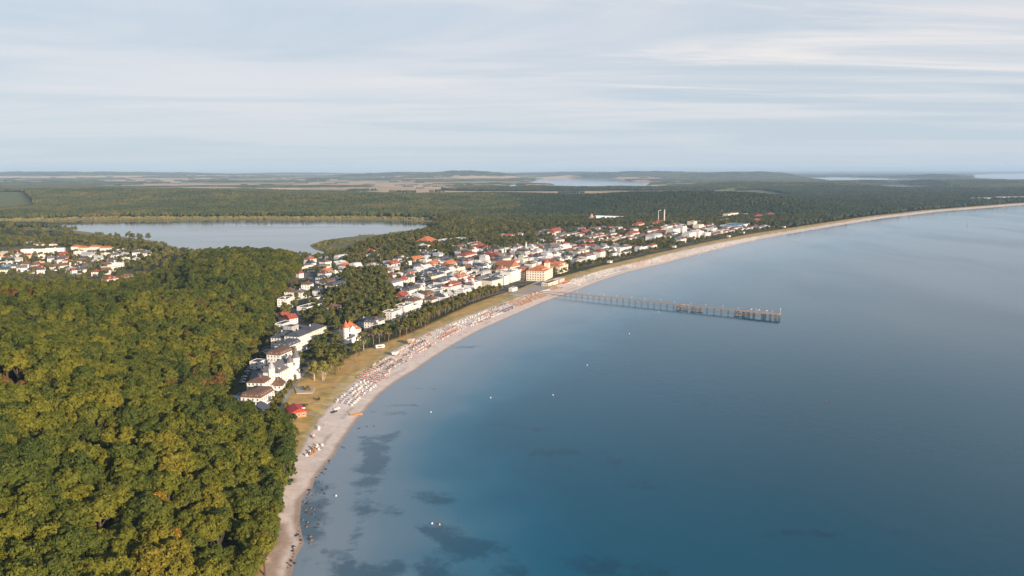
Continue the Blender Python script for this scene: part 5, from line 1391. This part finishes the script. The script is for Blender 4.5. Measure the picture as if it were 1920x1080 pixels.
def car(px, py, c, label, rz, z0=4.2):
    x, y = at(px, py, z0); t = empty('parked_car', (x, y, ground(x, y) + (.45 if py > 680 and px < 500 else .16)), rz); tag(t, label, 'car', 'cars parked in the town')
    link('body', CM[c][0], t); link('glazing', CM[c][1], t)
    for a in (-1.35, 1.35):
        for b_ in (-.8, .8): link('wheel', wheelm, t, (a, b_, .33), (math.pi / 2, 0, 0))
cc = ['white', 'silver', 'white', 'dark blue', 'white', 'silver', 'white']
for i, (px, py) in enumerate(((454,716),(456,711),(458,706),(461,701),(463,696),(466,691),(468,687))):
    car(px, py, cc[i], '%s car in the row against the wood, %s from the near end' % (cc[i], ['first', 'second', 'third', 'fourth', 'fifth', 'sixth', 'seventh'][i]), .15)
car(483, 708, 'white', 'white car parked apart in the middle of the car park', .9)
car(486, 692, 'dark blue', 'dark blue car beside the small flat roofed block', .1)
car(512, 783, 'white', 'white car at the near end of the promenade', 1.2)
car(600, 616, 'silver', 'silver car on the road above the apartment row', -.4); car(566, 576, 'dark blue', 'dark blue car on the inland road by the fork', .4)
car(588, 533, 'white', 'white car high up on the inland road', 1.2); car(640, 608, 'white', 'white car by the villa with the orange turret', .6)

# people: small standing and walking figures
def person(px, py, label, shirt, legs=(0.05, 0.05, 0.07), pose='walk', ang=0.0, z=2.0):
    x, y = at(px, py, z)
    sk = {0: (0, 0, .96), 1: (0, 0, 1.18), 2: (0, .01, 1.42), 3: (0, 0, 1.53), 4: (0, -.02, 1.62), 5: (0, -.02, 1.74)}
    st = .22 if pose == 'walk' else .04
    V_ = [sk[i] for i in range(6)] + [(-.10, 0, .90), (-.11, -st, .50), (-.11, -st * .7, .07), (-.11, -st * .7 - .14, .03), (.10, 0, .90), (.11, st * .9, .50), (.11, st * 1.6, .10), (.11, st * 1.6 - .14, .05),
          (-.20, 0, 1.40), (-.25, st * .5, 1.13), (-.25, st * .2, .88), (-.25, st * .1, .79), (.20, 0, 1.40), (.25, -st * .6, 1.13), (.25, -st * 1.1, .90), (.25, -st * 1.2, .81)]
    E = [(0, 1), (1, 2), (2, 3), (3, 4), (4, 5), (0, 6), (6, 7), (7, 8), (8, 9), (0, 10), (10, 11), (11, 12), (12, 13), (2, 14), (14, 15), (15, 16), (16, 17), (2, 18), (18, 19), (19, 20), (20, 21)]
    rad = [.14, .13, .13, .055, .09, .07, .09, .06, .042, .035, .09, .06, .042, .035, .06, .045, .034, .03, .06, .045, .034, .03]
    me = bpy.data.meshes.new('person'); me.from_pydata(V_, E, [])
    o = link('person', me, None, (x, y, ground(x, y) + .02), (0, 0, ang))
    sm = o.modifiers.new('skin', 'SKIN'); 
    for i, r_ in enumerate(rad): me.skin_vertices[0].data[i].radius = (r_, r_ * .8)
    me.skin_vertices[0].data[0].use_root = True
    o.modifiers.new('sub', 'SUBSURF').levels = 1
    m, nb, b_ = newmat('person_clothes_' + str(len(MATS)))
    tcx = nb.n('ShaderNodeTexCoord'); sx_ = nb.n('ShaderNodeSeparateXYZ'); nb.l(tcx.outputs['Object'], sx_.inputs[0])
    cr = nb.cramp(nb.math('DIVIDE', sx_.outputs['Z'], 1.8), [(0.0, legs), (0.53, legs), (0.545, shirt), (0.83, shirt), (0.845, (0.45, 0.27, 0.19)), (0.94, (0.45, 0.27, 0.19)), (0.96, (0.08, 0.05, 0.03))])
    cr.node.color_ramp.interpolation = 'CONSTANT'
    nb.put(b_.inputs['Base Color'], cr); b_.inputs['Roughness'].default_value = .8
    me.materials.append(m); tag(o, label, 'person')
person(652, 771, 'person in dark clothes walking across the sand towards the orange brown boat', (.05, .05, .08), ang=.8)
person(606, 795, 'person in dark clothes by the loose chairs at the dune foot', (.04, .035, .04), pose='stand', ang=2.0, z=2.6)
person(849, 648, 'person in a red top near the water line', (.45, .05, .04), ang=1.0, z=.6)
person(796, 666, 'person in dark clothes alone on the sand right of the chair rows', (.06, .05, .05), ang=-1.0)
person(815, 650, 'person in dark clothes further up the open sand', (.05, .05, .1), ang=.3)

# ------------------------------------------------------------ landmarks in the far woods
def far_at(px, py, D):
    """top-down placing: x from the pixel column at a chosen distance"""
    return (px - 960) / FPX * D, D
def mast(px, D, htop_py, label, cat, kind):
    x, y = far_at(px, D, D) if False else ((px - 960) / FPX * D, D); zg = ground(x, y); zt = CAM_H - (htop_py - 317.5) * D / FPX
    t = empty(cat.replace(' ', '_'), (x, y, zg)); tag(t, label, cat)
    return t, zt - zg, x, y
t, hh_, x, y = mast(1245, 2350, 392, 'slim pale chimney standing out of the wood behind the resort', 'chimney', 0)
MB().cone(0, 0, -1, hh_, 2.2, 1.9, 12).build('shaft', mat('pale_concrete', (0.62, 0.52, 0.48), 0.8, 0.08, .3), t); MB().cone(0, 0, hh_ + .01, hh_ + 1.2, 2.9, 2.9, 12).build('rim', METAL, t)
t, hh_, x, y = mast(1234, 2350, 394, 'white floodlight mast beside the pale chimney', 'light mast', 0)
MB().cone(0, 0, -1, hh_, .9, .6, 8).build('pole', TRIM, t); b = MB(); b.bar((0, 0, hh_), (5, 0, hh_ + 2), .9); b.bar((5, 0, hh_ + 2), (8, 0, hh_ + 1.4), 1.0); b.build('arm', TRIM, t)
x, y, z = gl(1109, 413, 12); t = empty('tent', (x, y, ground(x, y))); tag(t, 'pointed tan circus like tent roof rising from the wood', 'tent')
b = MB(); b.cone(0, 0, 0, 9, 17, 15, 16); b.cone(0, 0, 9, 17, 15, 7, 16); b.cone(0, 0, 17, 28, 7, 1.0, 16); b.build('canopy', mat('tan_canvas', (0.42, 0.27, 0.19), 0.8, .1, .1), t)
OCC.append((x, y, 24))
x, y, z = gl(1143, 411, 12); t = empty('sports_hall', (x, y, ground(x, y)), .15); tag(t, 'long white rounded hall roof standing in the wood beside the pointed tent', 'hall')
b = MB(); n = 10; W_ = 95
prof = [(18 * math.cos(math.pi * i / n), 4 + 15 * math.sin(math.pi * i / n)) for i in range(n + 1)] + [(-18, -2), (18, -2)]
m_ = len(prof); b.poly([(-W_ / 2, p_, q_) for p_, q_ in prof] + [(W_ / 2 + 0 * q_, p_ * .8, q_ * .8) for p_, q_ in prof], [tuple(range(m_)), tuple(range(2 * m_ - 1, m_ - 1, -1))] + [(i, m_ + i, m_ + (i + 1) % m_, (i + 1) % m_) for i in range(m_)])
b.build('shell', mat('white_membrane', (0.72, 0.74, 0.78), .6, .05, .1), t); OCC.append((x, y, 48)); OCC.append((x - 30, y - 5, 30)); OCC.append((x + 30, y + 5, 30))
# long ruined looking seaside blocks at the far right
for px0, px1, py, lab in ((1818, 1862, 378, 'long pale slab building at the far right, left piece'), (1864, 1925, 376, 'long pale slab building at the far right, right piece')):
    x0, y0 = at(px0, py, 6); x1, y1 = at(px1, py - .6 * (px1 - px0) / 50, 6); L = math.hypot(x1 - x0, y1 - y0); a = math.atan2(y1 - y0, x1 - x0)
    house(((x0 + x1) / 2, (y0 + y1) / 2, ground((x0 + x1) / 2, (y0 + y1) / 2)), a, L * .97, 18, 6, 'hip', 3, 'cream', 'pale grey', lab, 'building', name='slab_building', sp=14, ww=7, wh=1.6, cap=60, win='f')
# red and white mast and steeple specks on the horizon
for i, px in enumerate((1124, 1130, 1137, 1143, 1149, 1118)):
    D = 30000 + 700 * i; x = (px - 960) / FPX * D; t = empty('wind_turbine', (x, D, 0)); tag(t, 'white wind turbine, %s from the left of the row on the horizon' % ['second', 'third', 'fourth', 'fifth', 'sixth', 'first'][i], 'wind turbine', 'wind turbines on the horizon')
    MB().cone(0, 0, 0, 150, 6, 4, 8).build('tower', TRIM, t)
    b = MB()
    for k in range(3):
        an = k * 2.094 + i; b.bar((0, -4, 150), (70 * math.sin(an), -4, 150 + 70 * math.cos(an)), 3.5)
    b.build('rotor', TRIM, t)
# farm villages far off
g = random.Random(77); FV = [(680, 322.8, 60, 16), (770, 326.3, 40, 12), (330 + 70, 323.6, 40, 8), (520, 323.8, 46, 8), (700, 323, 30, 8), (780, 321.5, 50, 8)]
b = MB(); b2 = 0
for cxp, cyp, wpx, n_ in FV:
    for i in range(n_):
        x, y = at(cxp + g.uniform(-wpx, wpx), cyp + g.uniform(-1.2, 1.2), 5); z = ground(x, y); w = g.uniform(25, 70); q = MB(); q.box(-w / 2, w / 2, -9, 9, -4, 12, 0); q.hip(w, 18, 12.02, 6, 1, g.choice((1, 2)), k=.3)
        b.poly([(x + vx, y + vy, z + vz) for vx, vy, vz in q.V], q.F); b.M[-len(q.F):] = q.M
        OCC.append((x, y, 60))
o = b.build('far_villages', [wallmat('white'), roofmat('red'), roofmat('pale grey')]); tag(o, 'specks of white and red farm and village buildings among the distant fields', kind='stuff')
# ------------------------------------------------------------ single trees by the promenade and on the meadow
TG = random.Random(21)
TREES_XY = []
def tree(x, y, kind, s, label, cat='tree', group=None, cm=None, name=None, tm=None):
    cr, tk, nm = {'pine': (PINE, PTRUNK, 'pine_tree'), 'broad': (MIDT, MTRUNK, 'broadleaf_tree'), 'beech': (BEECH, BTRUNK, 'beech_tree'), 'shrub': (SHRUB, None, 'shrub')}[kind]
    t = empty(name or nm, (x, y, ground(x, y) - .1), TG.random() * 6.28); t.scale = (s, s, s * TG.uniform(.9, 1.12)); tag(t, label, cat, group)
    me = TG.choice(cr)
    if cm: me = recoloured(me, cm)
    link('crown', me, t)
    if tk: link('trunk', tm or TG.choice(tk), t)
    TREES_XY.append((x, y)); OCC.append((x, y, 1.5 * s))
    return t
recol = {}
def recoloured(me, m_):
    kx = (me.name, m_.name)
    if kx not in recol:
        c = me.copy(); c.materials[0] = m_; recol[kx] = c
    return recol[kx]
def T(px, py, kind, s, label, **k):
    x, y = at(px, py, 4); return tree(x, y, kind, s, label, **k)
WILL = crown(900, 5.5, 9.5, 6.0, 30, 60, 0.75, LEAFW, low=-.6, lump=.36, name='crown')
WT = trunk(901, 12, .24, 7, 4.5, BARKP)
for px, py, lab in ((589, 712, 'tall pale green willow with several light trunks, left of the pair on the meadow'), (606, 711, 'tall pale green willow with several light trunks, right of the pair on the meadow')):
    x, y = at(px, py, 4); t = empty('willow_tree', (x, y, ground(x, y)), TG.random() * 6); t.scale = (1.0, 1.0, 1.05); tag(t, lab, 'tree'); link('crown', WILL, t); link('trunk', WT, t); OCC.append((x, y, 3))
    for k in range(2): link('trunk', WT, t, (TG.uniform(-2, 2), TG.uniform(-1, 1), 0), (TG.uniform(-.15, .15), TG.uniform(-.15, .15), k * 2))
x, y = at(682, 657, 4); t = empty('bare_tree', (x, y, ground(x, y)), 1); tag(t, 'bare dead tree with pale trunk at the meadow edge', 'tree')
link('trunk', trunk(903, 14, .32, 9, 3.2, BARKP), t)
T(553, 700, 'beech', .62, 'big round green tree behind the grand villa'); T(560, 690, 'broad', .9, 'dark tree at the right shoulder of the big round tree')
T(508, 722, 'beech', .56, 'golden green tree in front of the villa with the corner turret'); T(502, 715, 'broad', .8, 'smaller golden tree beside the large golden tree near the turret')
T(515, 762, 'broad', .55, 'light green tree in the garden of the mansard villa'); T(536, 768, 'broad', .5, 'yellow green bushy tree beside the red roofed beach house')
T(521, 806, 'beech', .62, 'large dark green tree at the end of the promenade, left one'); T(533, 803, 'beech', .6, 'large dark green tree at the end of the promenade, right one'); T(545, 800, 'broad', .8, 'green tree below the red roofed beach house')
T(539, 815, 'beech', .6, 'green tree overhanging the meadow below the beach house'); T(549, 820, 'broad', .7, 'small tree at the tip of the wood beside the meadow')
T(575, 731, 'shrub', 1.3, 'rounded bush on the sandy plot', cat='shrub'); T(571, 760, 'shrub', .9, 'bush at the corner of the beach house terrace', cat='shrub')
T(597, 748, 'shrub', .7, 'low bush in the meadow above the sandy path', cat='shrub')
T(553, 553, 'beech', .55, 'green tree between the white villas on the slope'); T(556, 567, 'beech', .6, 'round olive tree right of the white block of flats'); T(593, 521, 'beech', .6, 'round olive tree at the inland road')
T(595, 497, 'beech', .62, 'tall tree beside the house nearest the lake'); T(571, 486, 'beech', .7, 'dark tree clump at the lake shore'); T(563, 480, 'beech', .7, 'dark tree at the lake shore left of the clump')
T(661, 475, 'beech', .8, 'bright yellow green tree by the reeds', cm=LEAFW); T(656, 488, 'beech', .5, 'golden conical tree below the bright yellow tree', cm=LEAFW)
LSH = {'pine': 'wind shaped pine with loose tufts in the belt between meadow and villas', 'broad': 'rounded green tree in the belt between meadow and villas'}
# hedge like shrubs and young trees along the promenade
for i in range(26):
    u = i / 25; px = 512 + u * 52; py = 782 - u * 84; x, y = at(px - 3.5, py - 3, 4)
    tree(x + TG.uniform(-1, 1), y + TG.uniform(-1, 1), 'shrub', TG.uniform(.9, 1.35), 'brownish clipped bush in the row along the promenade', 'shrub', 'clipped bushes along the promenade', LEAFN)
# belt of pines and broadleaved trees behind the meadow
pl = [(628,702),(622,690),(640,690),(640,668),(672,664),(628,676),(690,640),(700,645),(712,642),(722,636),(690,652),(600,684),(612,672),(728,640),(742,630),(758,624),(770,618),(776,624),(788,610),(796,616),(750,634),(764,628),(735,626),
      (618,683),(645,683),(633,694),(678,648),(705,632),(716,628),(668,676),(606,694),(642,676)]
for px, py in pl:
    kd = 'pine' if TG.random() < .62 else 'broad'
    T(px + TG.uniform(-2, 2), py + TG.uniform(-1, 1), kd, TG.uniform(.8, 1.2), LSH[kd], group='trees of the belt, ' + kd)
for s in np.arange(spx(790, 625), spx(965, 552), 6.5):
    for k in range(3):
        d = float(np.interp(s, [spx(790, 625), spx(900, 570), spx(965, 552)], [64, 78, 80])) + k * 7.0 + TG.uniform(-2, 2)
        x, y = sd(s + TG.uniform(-3, 3), d)
        if any((x - a) ** 2 + (y - b_) ** 2 < (r_ * .9) ** 2 for a, b_, r_ in OCC): continue
        kd = 'pine' if TG.random() < .6 else 'broad'
        tree(x, y, kd, TG.uniform(.6, .95), LSH[kd], group='trees of the belt, ' + kd)
# dark trees on the shady ground round the apartment row
for px, py in [(612,662),(622,658),(630,652),(604,668),(596,664),(638,660),(590,676),(610,650),(632,644),(616,640),(578,684),(600,652),(664,612),(650,604),(640,598),(622,604),(612,598),(600,592),(592,588),(585,600),(680,602),(700,598),(580,596),(604,604),(632,612)]:
    T(px + TG.uniform(-2, 2), py, 'broad', TG.uniform(.7, 1.0), 'dark green tree crowding round the apartment row and the orange roofed villa', group='trees round the apartment row')
# ------------------------------------------------------------ woods
def free_of_buildings(x, y, pad=3.0):
    ok = np.ones(len(x), bool)
    for (ox, oy, r) in OCC:
        ok &= (x - ox) ** 2 + (y - oy) ** 2 > (r + pad) ** 2
    for pl, hw in ROADS:
        ok &= pdist(x, y, pl, False) > hw + pad * 0.6
    return ok
# near wood
x, y = jgrid(-1200, 20, 95, 1420, 7.7)
h, ds, dl, dg, dw = terrain(x, y)
gap = fbm(x / 40 + 70, y / 40, 2)
edge = (dw > 1.0)
k = edge & inview(x, y, 1.05) & (gap > 0.17) & free_of_buildings(x, y, 4)
x, y, h, dw = x[k], y[k], h[k], dw[k]
sc = rng.uniform(0.78, 1.30, len(x)) * (0.78 + 0.22 * smooth(0, 30, dw)) * (0.9 + 0.25 * fbm(x / 50, y / 50, 2))
sc = sc * (1 - 0.2 * smooth(850, 980, y) * smooth(280, 400, -x))
tall = inside(x, y, P([(350,545),(350,455),(560,470),(570,520),(470,545)], 30)) & (y > 900)
sc = np.where(tall, sc * 1.2, sc)
dist = np.hypot(np.hypot(x, y), CAM_H - h - 15)
vis = (np.abs(x) < y * 0.66 + 4) & (np.array([proj(a, b_, c + 20)[1] for a, b_, c in zip(x, y, h)]) < 1130)
order = np.argsort(np.where(vis, dist / sc, 1e9))
near = order[:292]
special = {}
def special_tree(px, py, matn, labl, zc_=62):
    global near
    tx, ty = at(px, py, zc_)
    c = int(np.argmin((x - tx) ** 2 + (y - ty) ** 2))
    if c not in near: near = np.append(near, c)
    special[int(c)] = (matn, labl)
special_tree(300, 815, LEAFO, 'big tree turned orange and gold in the middle of the near green wood')
for q_ in ((285, 842), (312, 850)): special_tree(*q_, LEAFO, 'smaller tree turning gold beside the big orange tree in the near wood' if q_[0] < 300 else 'gold tinted tree just below the big orange tree in the near wood')
for j, i in enumerate(near):
    mm = BEECH[j % 6]
    lab = 'green beech with full rounded crown in the closed wood at the near left'
    grp = 'beeches of the near wood'
    if int(i) in special and special[int(i)][0]:
        mm = recoloured(mm, special[int(i)][0]); lab = special[int(i)][1]; grp = None
    t = empty('beech_tree', (x[i], y[i], h[i]), rng.random() * 6.28)
    s = float(sc[i]); t.scale = (s, s, s)
    tag(t, lab, 'tree', grp)
    link('crown', mm, t); link('trunk', BTRUNK[j % 3], t)
rest = np.setdiff1d(np.arange(len(x)), near)
print('near wood trees', len(x))
BFULL = []
for i in range(6):
    bm = bmesh.new(); bm.from_mesh(BEECH[i]); nb_ = len(bm.faces); bm.from_mesh(BTRUNK[i % 3])
    bm.faces.ensure_lookup_table()
    for f_ in bm.faces[nb_:]: f_.material_index = 1
    me = bpy.data.meshes.new('beech'); bm.to_mesh(me); bm.free(); me.materials.append(LEAF); me.materials.append(BARK); BFULL.append(me)
cop = fbm(x / 60 + 31, y / 60 + 7, 3) + 0.25 * rng.random(len(x)) > 0.87
copm = [recoloured(BEECH[i], LEAFC) for i in (0, 3)]
scatter('forest', np.stack([x, y, h], 1)[rest][~cop[rest]], rng.random(len(x))[rest][~cop[rest]] * 6.28, sc[rest][~cop[rest]], BFULL,
        'dense olive green broadleaf wood covering the hill on the left')
scatter('copper_forest', np.stack([x, y, h - 1], 1)[rest][cop[rest]], rng.random(len(x))[rest][cop[rest]] * 6.28, sc[rest][cop[rest]] * 0.85, copm,
        'scattered copper brown tree crowns within the green wood on the left hill')

# middle distance: village, lake side, town gardens, belt behind the dunes
W1 = P([(640,524),(668,512),(722,514),(748,560),(738,596),(700,602),(640,604),(622,588),(612,560),(634,545)], 5)
W2 = P([(560,486),(690,462),(760,452),(880,446),(1000,438),(1020,448),(1000,470),(930,474),(860,464),(800,470),(740,480)], 5)
W3 = P([(590,612),(560,600),(580,570),(600,560),(640,566),(650,612)], 5)
x, y = jgrid(-1700, 1500, 560, 2700, 9.5)
h, ds, dl, dg, dw = terrain(x, y)
nz = fbm(x / 45 + 12, y / 45, 3); nz2 = fbm(x / 160 + 2, y / 160, 3)
meb = np.interp(y, *MEB)
town = (ds > 95) & (ds < 620) & (y < 2300)
p = np.where(town, 0.17 + 0.75 * smooth(0.55, 0.66, nz2), 1.0)
vil = inside(x, y, VILLAGE)
p = np.where(vil, 0.16 + 0.4 * smooth(0.56, 0.64, nz), p)
frontv = (x < -300) & (y > 1000) & (y < 1500) & ~inside(x, y, LAKEWOOD)
p = np.where(frontv & ~vil, 0.10, p)
back_ = (x < -260) & (y > 1500) & ~inside(x, y, LAKEWOOD) & (ds > 700)
p = np.where(back_, 0.03, p)
p = np.where(inside(x, y, LAKEWOOD), 1.0, p)
for w_, v_ in ((W1, 1.0), (W2, 0.62), (W3, 0.9)): p = np.where(inside(x, y, w_), v_, p)
for w_ in (W1, W3): pass
p = np.where(inside(x, y, REEDS), 0.0, p)
belt = (ds > meb + 10) & (ds < meb + 24) & (y > 1215)
p = np.where(belt, 0.75, p)
p = np.where((ds < 106) & (y < 1215), 0.0, p)
k = (dl > 12) & (ds > meb + 10) & (dw < -3) & inview(x, y, 1.1) & (rng.random(len(x)) < p) & free_of_buildings(x, y, 1.5)
k &= ~((x < -300) & (dl < 60) & (y > 2300))
x, y, h, ds_ = x[k], y[k], h[k], ds[k]; town = town[k]
sc = rng.uniform(0.65, 1.15, len(x)) * np.where(town, 0.85, 1.15)
sc = np.where(inside(x, y, W1), sc * 1.35, sc)
sc = np.where(inside(x, y, VILLAGE), sc * 0.58, sc)
sc = np.where(inside(x, y, LAKEWOOD), sc * 0.85, sc)
sc = np.where((ds_ < 110) & (y > 1000), sc * 0.62, sc)
print('middle trees', len(x))
MFULL = []
for i in range(5):
    bm = bmesh.new(); bm.from_mesh(MIDT[i]); nb_ = len(bm.faces); bm.from_mesh(MTRUNK[i % 2]); bm.faces.ensure_lookup_table()
    for f_ in bm.faces[nb_:]: f_.material_index = 1
    me = bpy.data.meshes.new('tree'); bm.to_mesh(me); bm.free(); me.materials.append(LEAF2); me.materials.append(BARK); MFULL.append(me)
scatter('town_woods', np.stack([x, y, h - 0.5], 1), rng.random(len(x)) * 6.28, sc, MFULL, 'dark green trees crowding the gardens and groves between the houses of the town')

# far woods
def wooded(x, y):
    h, ds, dl, dg, dw = terrain(x, y)
    fz = smooth(5200, 6200, y + 0.9 * (x + 1500)) * (x < 2600) * (y > 4700)
    wm_ = smooth(0.60, 0.64, fbm(x / 1800 + 3, y / 700, 4))
    hm = np.zeros(len(x))
    for (hx, hy, a, sx_, sy_) in _h: hm = np.maximum(hm, np.exp(-((x - hx) / sx_) ** 2 - ((y - hy) / sy_) ** 2))
    wm_ = np.maximum(wm_, smooth(0.32, 0.5, hm)); wm_ = np.maximum(wm_, smooth(1200, 2600, x - (y - 6000) * 0.12))
    fm = fz * (1 - wm_)
    # hedges and tree lines along the plot borders
    fx = (x * 0.94 + y * 0.34 + 260 * (fbm(x / 1500, y / 1500, 2) - 0.5)); fy = (y * 0.94 - x * 0.34 + 300 * (fbm(x / 1300 + 9, y / 1300, 2) - 0.5))
    fr = fy / 620 - np.floor(fy / 620)
    hedge = (np.minimum(fr, 1 - fr) < 0.03) & (fbm(x / 260, y / 260, 2) > 0.64)
    ok = (ds > 74) & (dl > np.where(y > 2350, 70, 12)) & (dg > 25) & (~inside(x, y, bare))
    return h, ok & ((fm < 0.5) | hedge), ds
Xf = []
for (y0, y1, sp, s0) in ((2300, 3700, 19, 0.95), (3700, 6200, 25, 1.15), (6200, 10000, 52, 1.9), (10000, 22000, 130, 3.6)):
    w_ = y1 * 0.74
    x, y = jgrid(-w_, w_, y0, y1, sp)
    k = inview(x, y, 1.03); x, y = x[k], y[k]
    h, ok, ds = wooded(x, y)
    lim = (y > 2600) | (ds > 640) | ((ds < 120) & (y > 2300)) | (y > 2450 + 0 * ds)
    ok &= lim & free_of_buildings(x, y, 12)
    x, y, h = x[ok], y[ok], h[ok]
    Xf.append(np.stack([x, y, h, rng.uniform(0.8, 1.2, len(x)) * s0], 1))
Xf = np.concatenate(Xf); print('far clumps', len(Xf))
FLATC = [clump(450 + i, 17, 3.2, 26, LEAFF) for i in range(4)]
low_ = Xf[:, 3] > 1.5
scatter('distant_forest', Xf[low_][:, :3], rng.random(low_.sum()) * 6.28, Xf[low_][:, 3], FLATC, 'blue bands of distant woods and hedges between the fields near the horizon')
Xf = Xf[~low_]
east = Xf[:, 0] + 420 * (fbm(Xf[:, 0] / 500, Xf[:, 1] / 500, 2) - .5) > -0.02 * Xf[:, 1]
scatter('far_forest', Xf[~east][:, :3], rng.random((~east).sum()) * 6.28, Xf[~east][:, 3], CLUMP, 'olive and rust tinted forest rolling over the hills beyond the lake')
scatter('coastal_forest', Xf[east][:, :3], rng.random(east.sum()) * 6.28, Xf[east][:, 3], [recoloured(c, LEAFD) for c in CLUMP], 'dark blue green forest behind the resort and along the far coast')
# undergrowth that closes the foot of the wood, and reeds on the spit in the lake
x, y = jgrid(-1000, 60, 150, 1150, 3.4)
h, ds, dl, dg, dw = terrain(x, y)
k = (dw > -1.5) & (dw < 9) & inview(x, y, 1.02) & (ds > 14) & (y < 1050) & free_of_buildings(x, y, 0)
x, y, h, dw = x[k], y[k], h[k], dw[k]
scatter('undergrowth', np.stack([x, y, h], 1), rng.random(len(x)) * 6.28, rng.uniform(0.8, 1.5, len(x)) * (1 + 0.14 * np.clip(dw, 0, 8)), [recoloured(c, LEAF) for c in SHRUB], 'leafy green undergrowth closing the edge of the near wood')
x, y = jgrid(-700, 200, 1350, 2300, 11)
k = inside(x, y, REEDS) & (fbm(x / 40, y / 40, 3) > 0.5); h, ds, dl, dg, dw = terrain(x, y); k &= dl > 4
scatter('reeds', np.stack([x, y, h - .3], 1)[k], rng.random(k.sum()) * 6.28, rng.uniform(0.8, 1.7, k.sum()), [recoloured(c, LEAFR) for c in SHRUB], 'yellowish reeds and low willow scrub on the spit reaching into the lake')
# yellow green scrub and reeds on the far bank of the lake
x, y = jgrid(-2400, 400, 2300, 3100, 16)
h, ds, dl, dg, dw = terrain(x, y)
k = (dl > 22) & (dl < 75) & inview(x, y) & (x < 100)
k &= (rng.random(len(x)) < 0.8)
scatter('lakeside_scrub', np.stack([x, y, h - 4], 1)[k], rng.random(len(x))[k] * 6.28, rng.uniform(0.35, 0.6, k.sum()), [recoloured(c, LEAFR) for c in CLUMP[:3]],
        'yellow green bushes and reeds along the far bank of the lake')
# ------------------------------------------------------------ air
m = bpy.data.materials.new('haze'); m.use_nodes = True
m.node_tree.nodes.clear()
o_ = m.node_tree.nodes.new('ShaderNodeOutputMaterial'); v_ = m.node_tree.nodes.new('ShaderNodeVolumePrincipled')
v_.inputs['Color'].default_value = (0.54, 0.75, 1.0, 1); v_.inputs['Density'].default_value = 3.6e-5; v_.inputs['Anisotropy'].default_value = 0.0
m.node_tree.links.new(v_.outputs[0], o_.inputs['Volume'])
b = MB(); b.box(-210000, 210000, -300, 205000, -6, 240)
hz_ = b.build('haze', m); tag(hz_, kind='stuff')
for o in COL.objects:
    l_ = o.get('label')
    if l_ and len(l_.split()) > 16: print('LONG', l_)
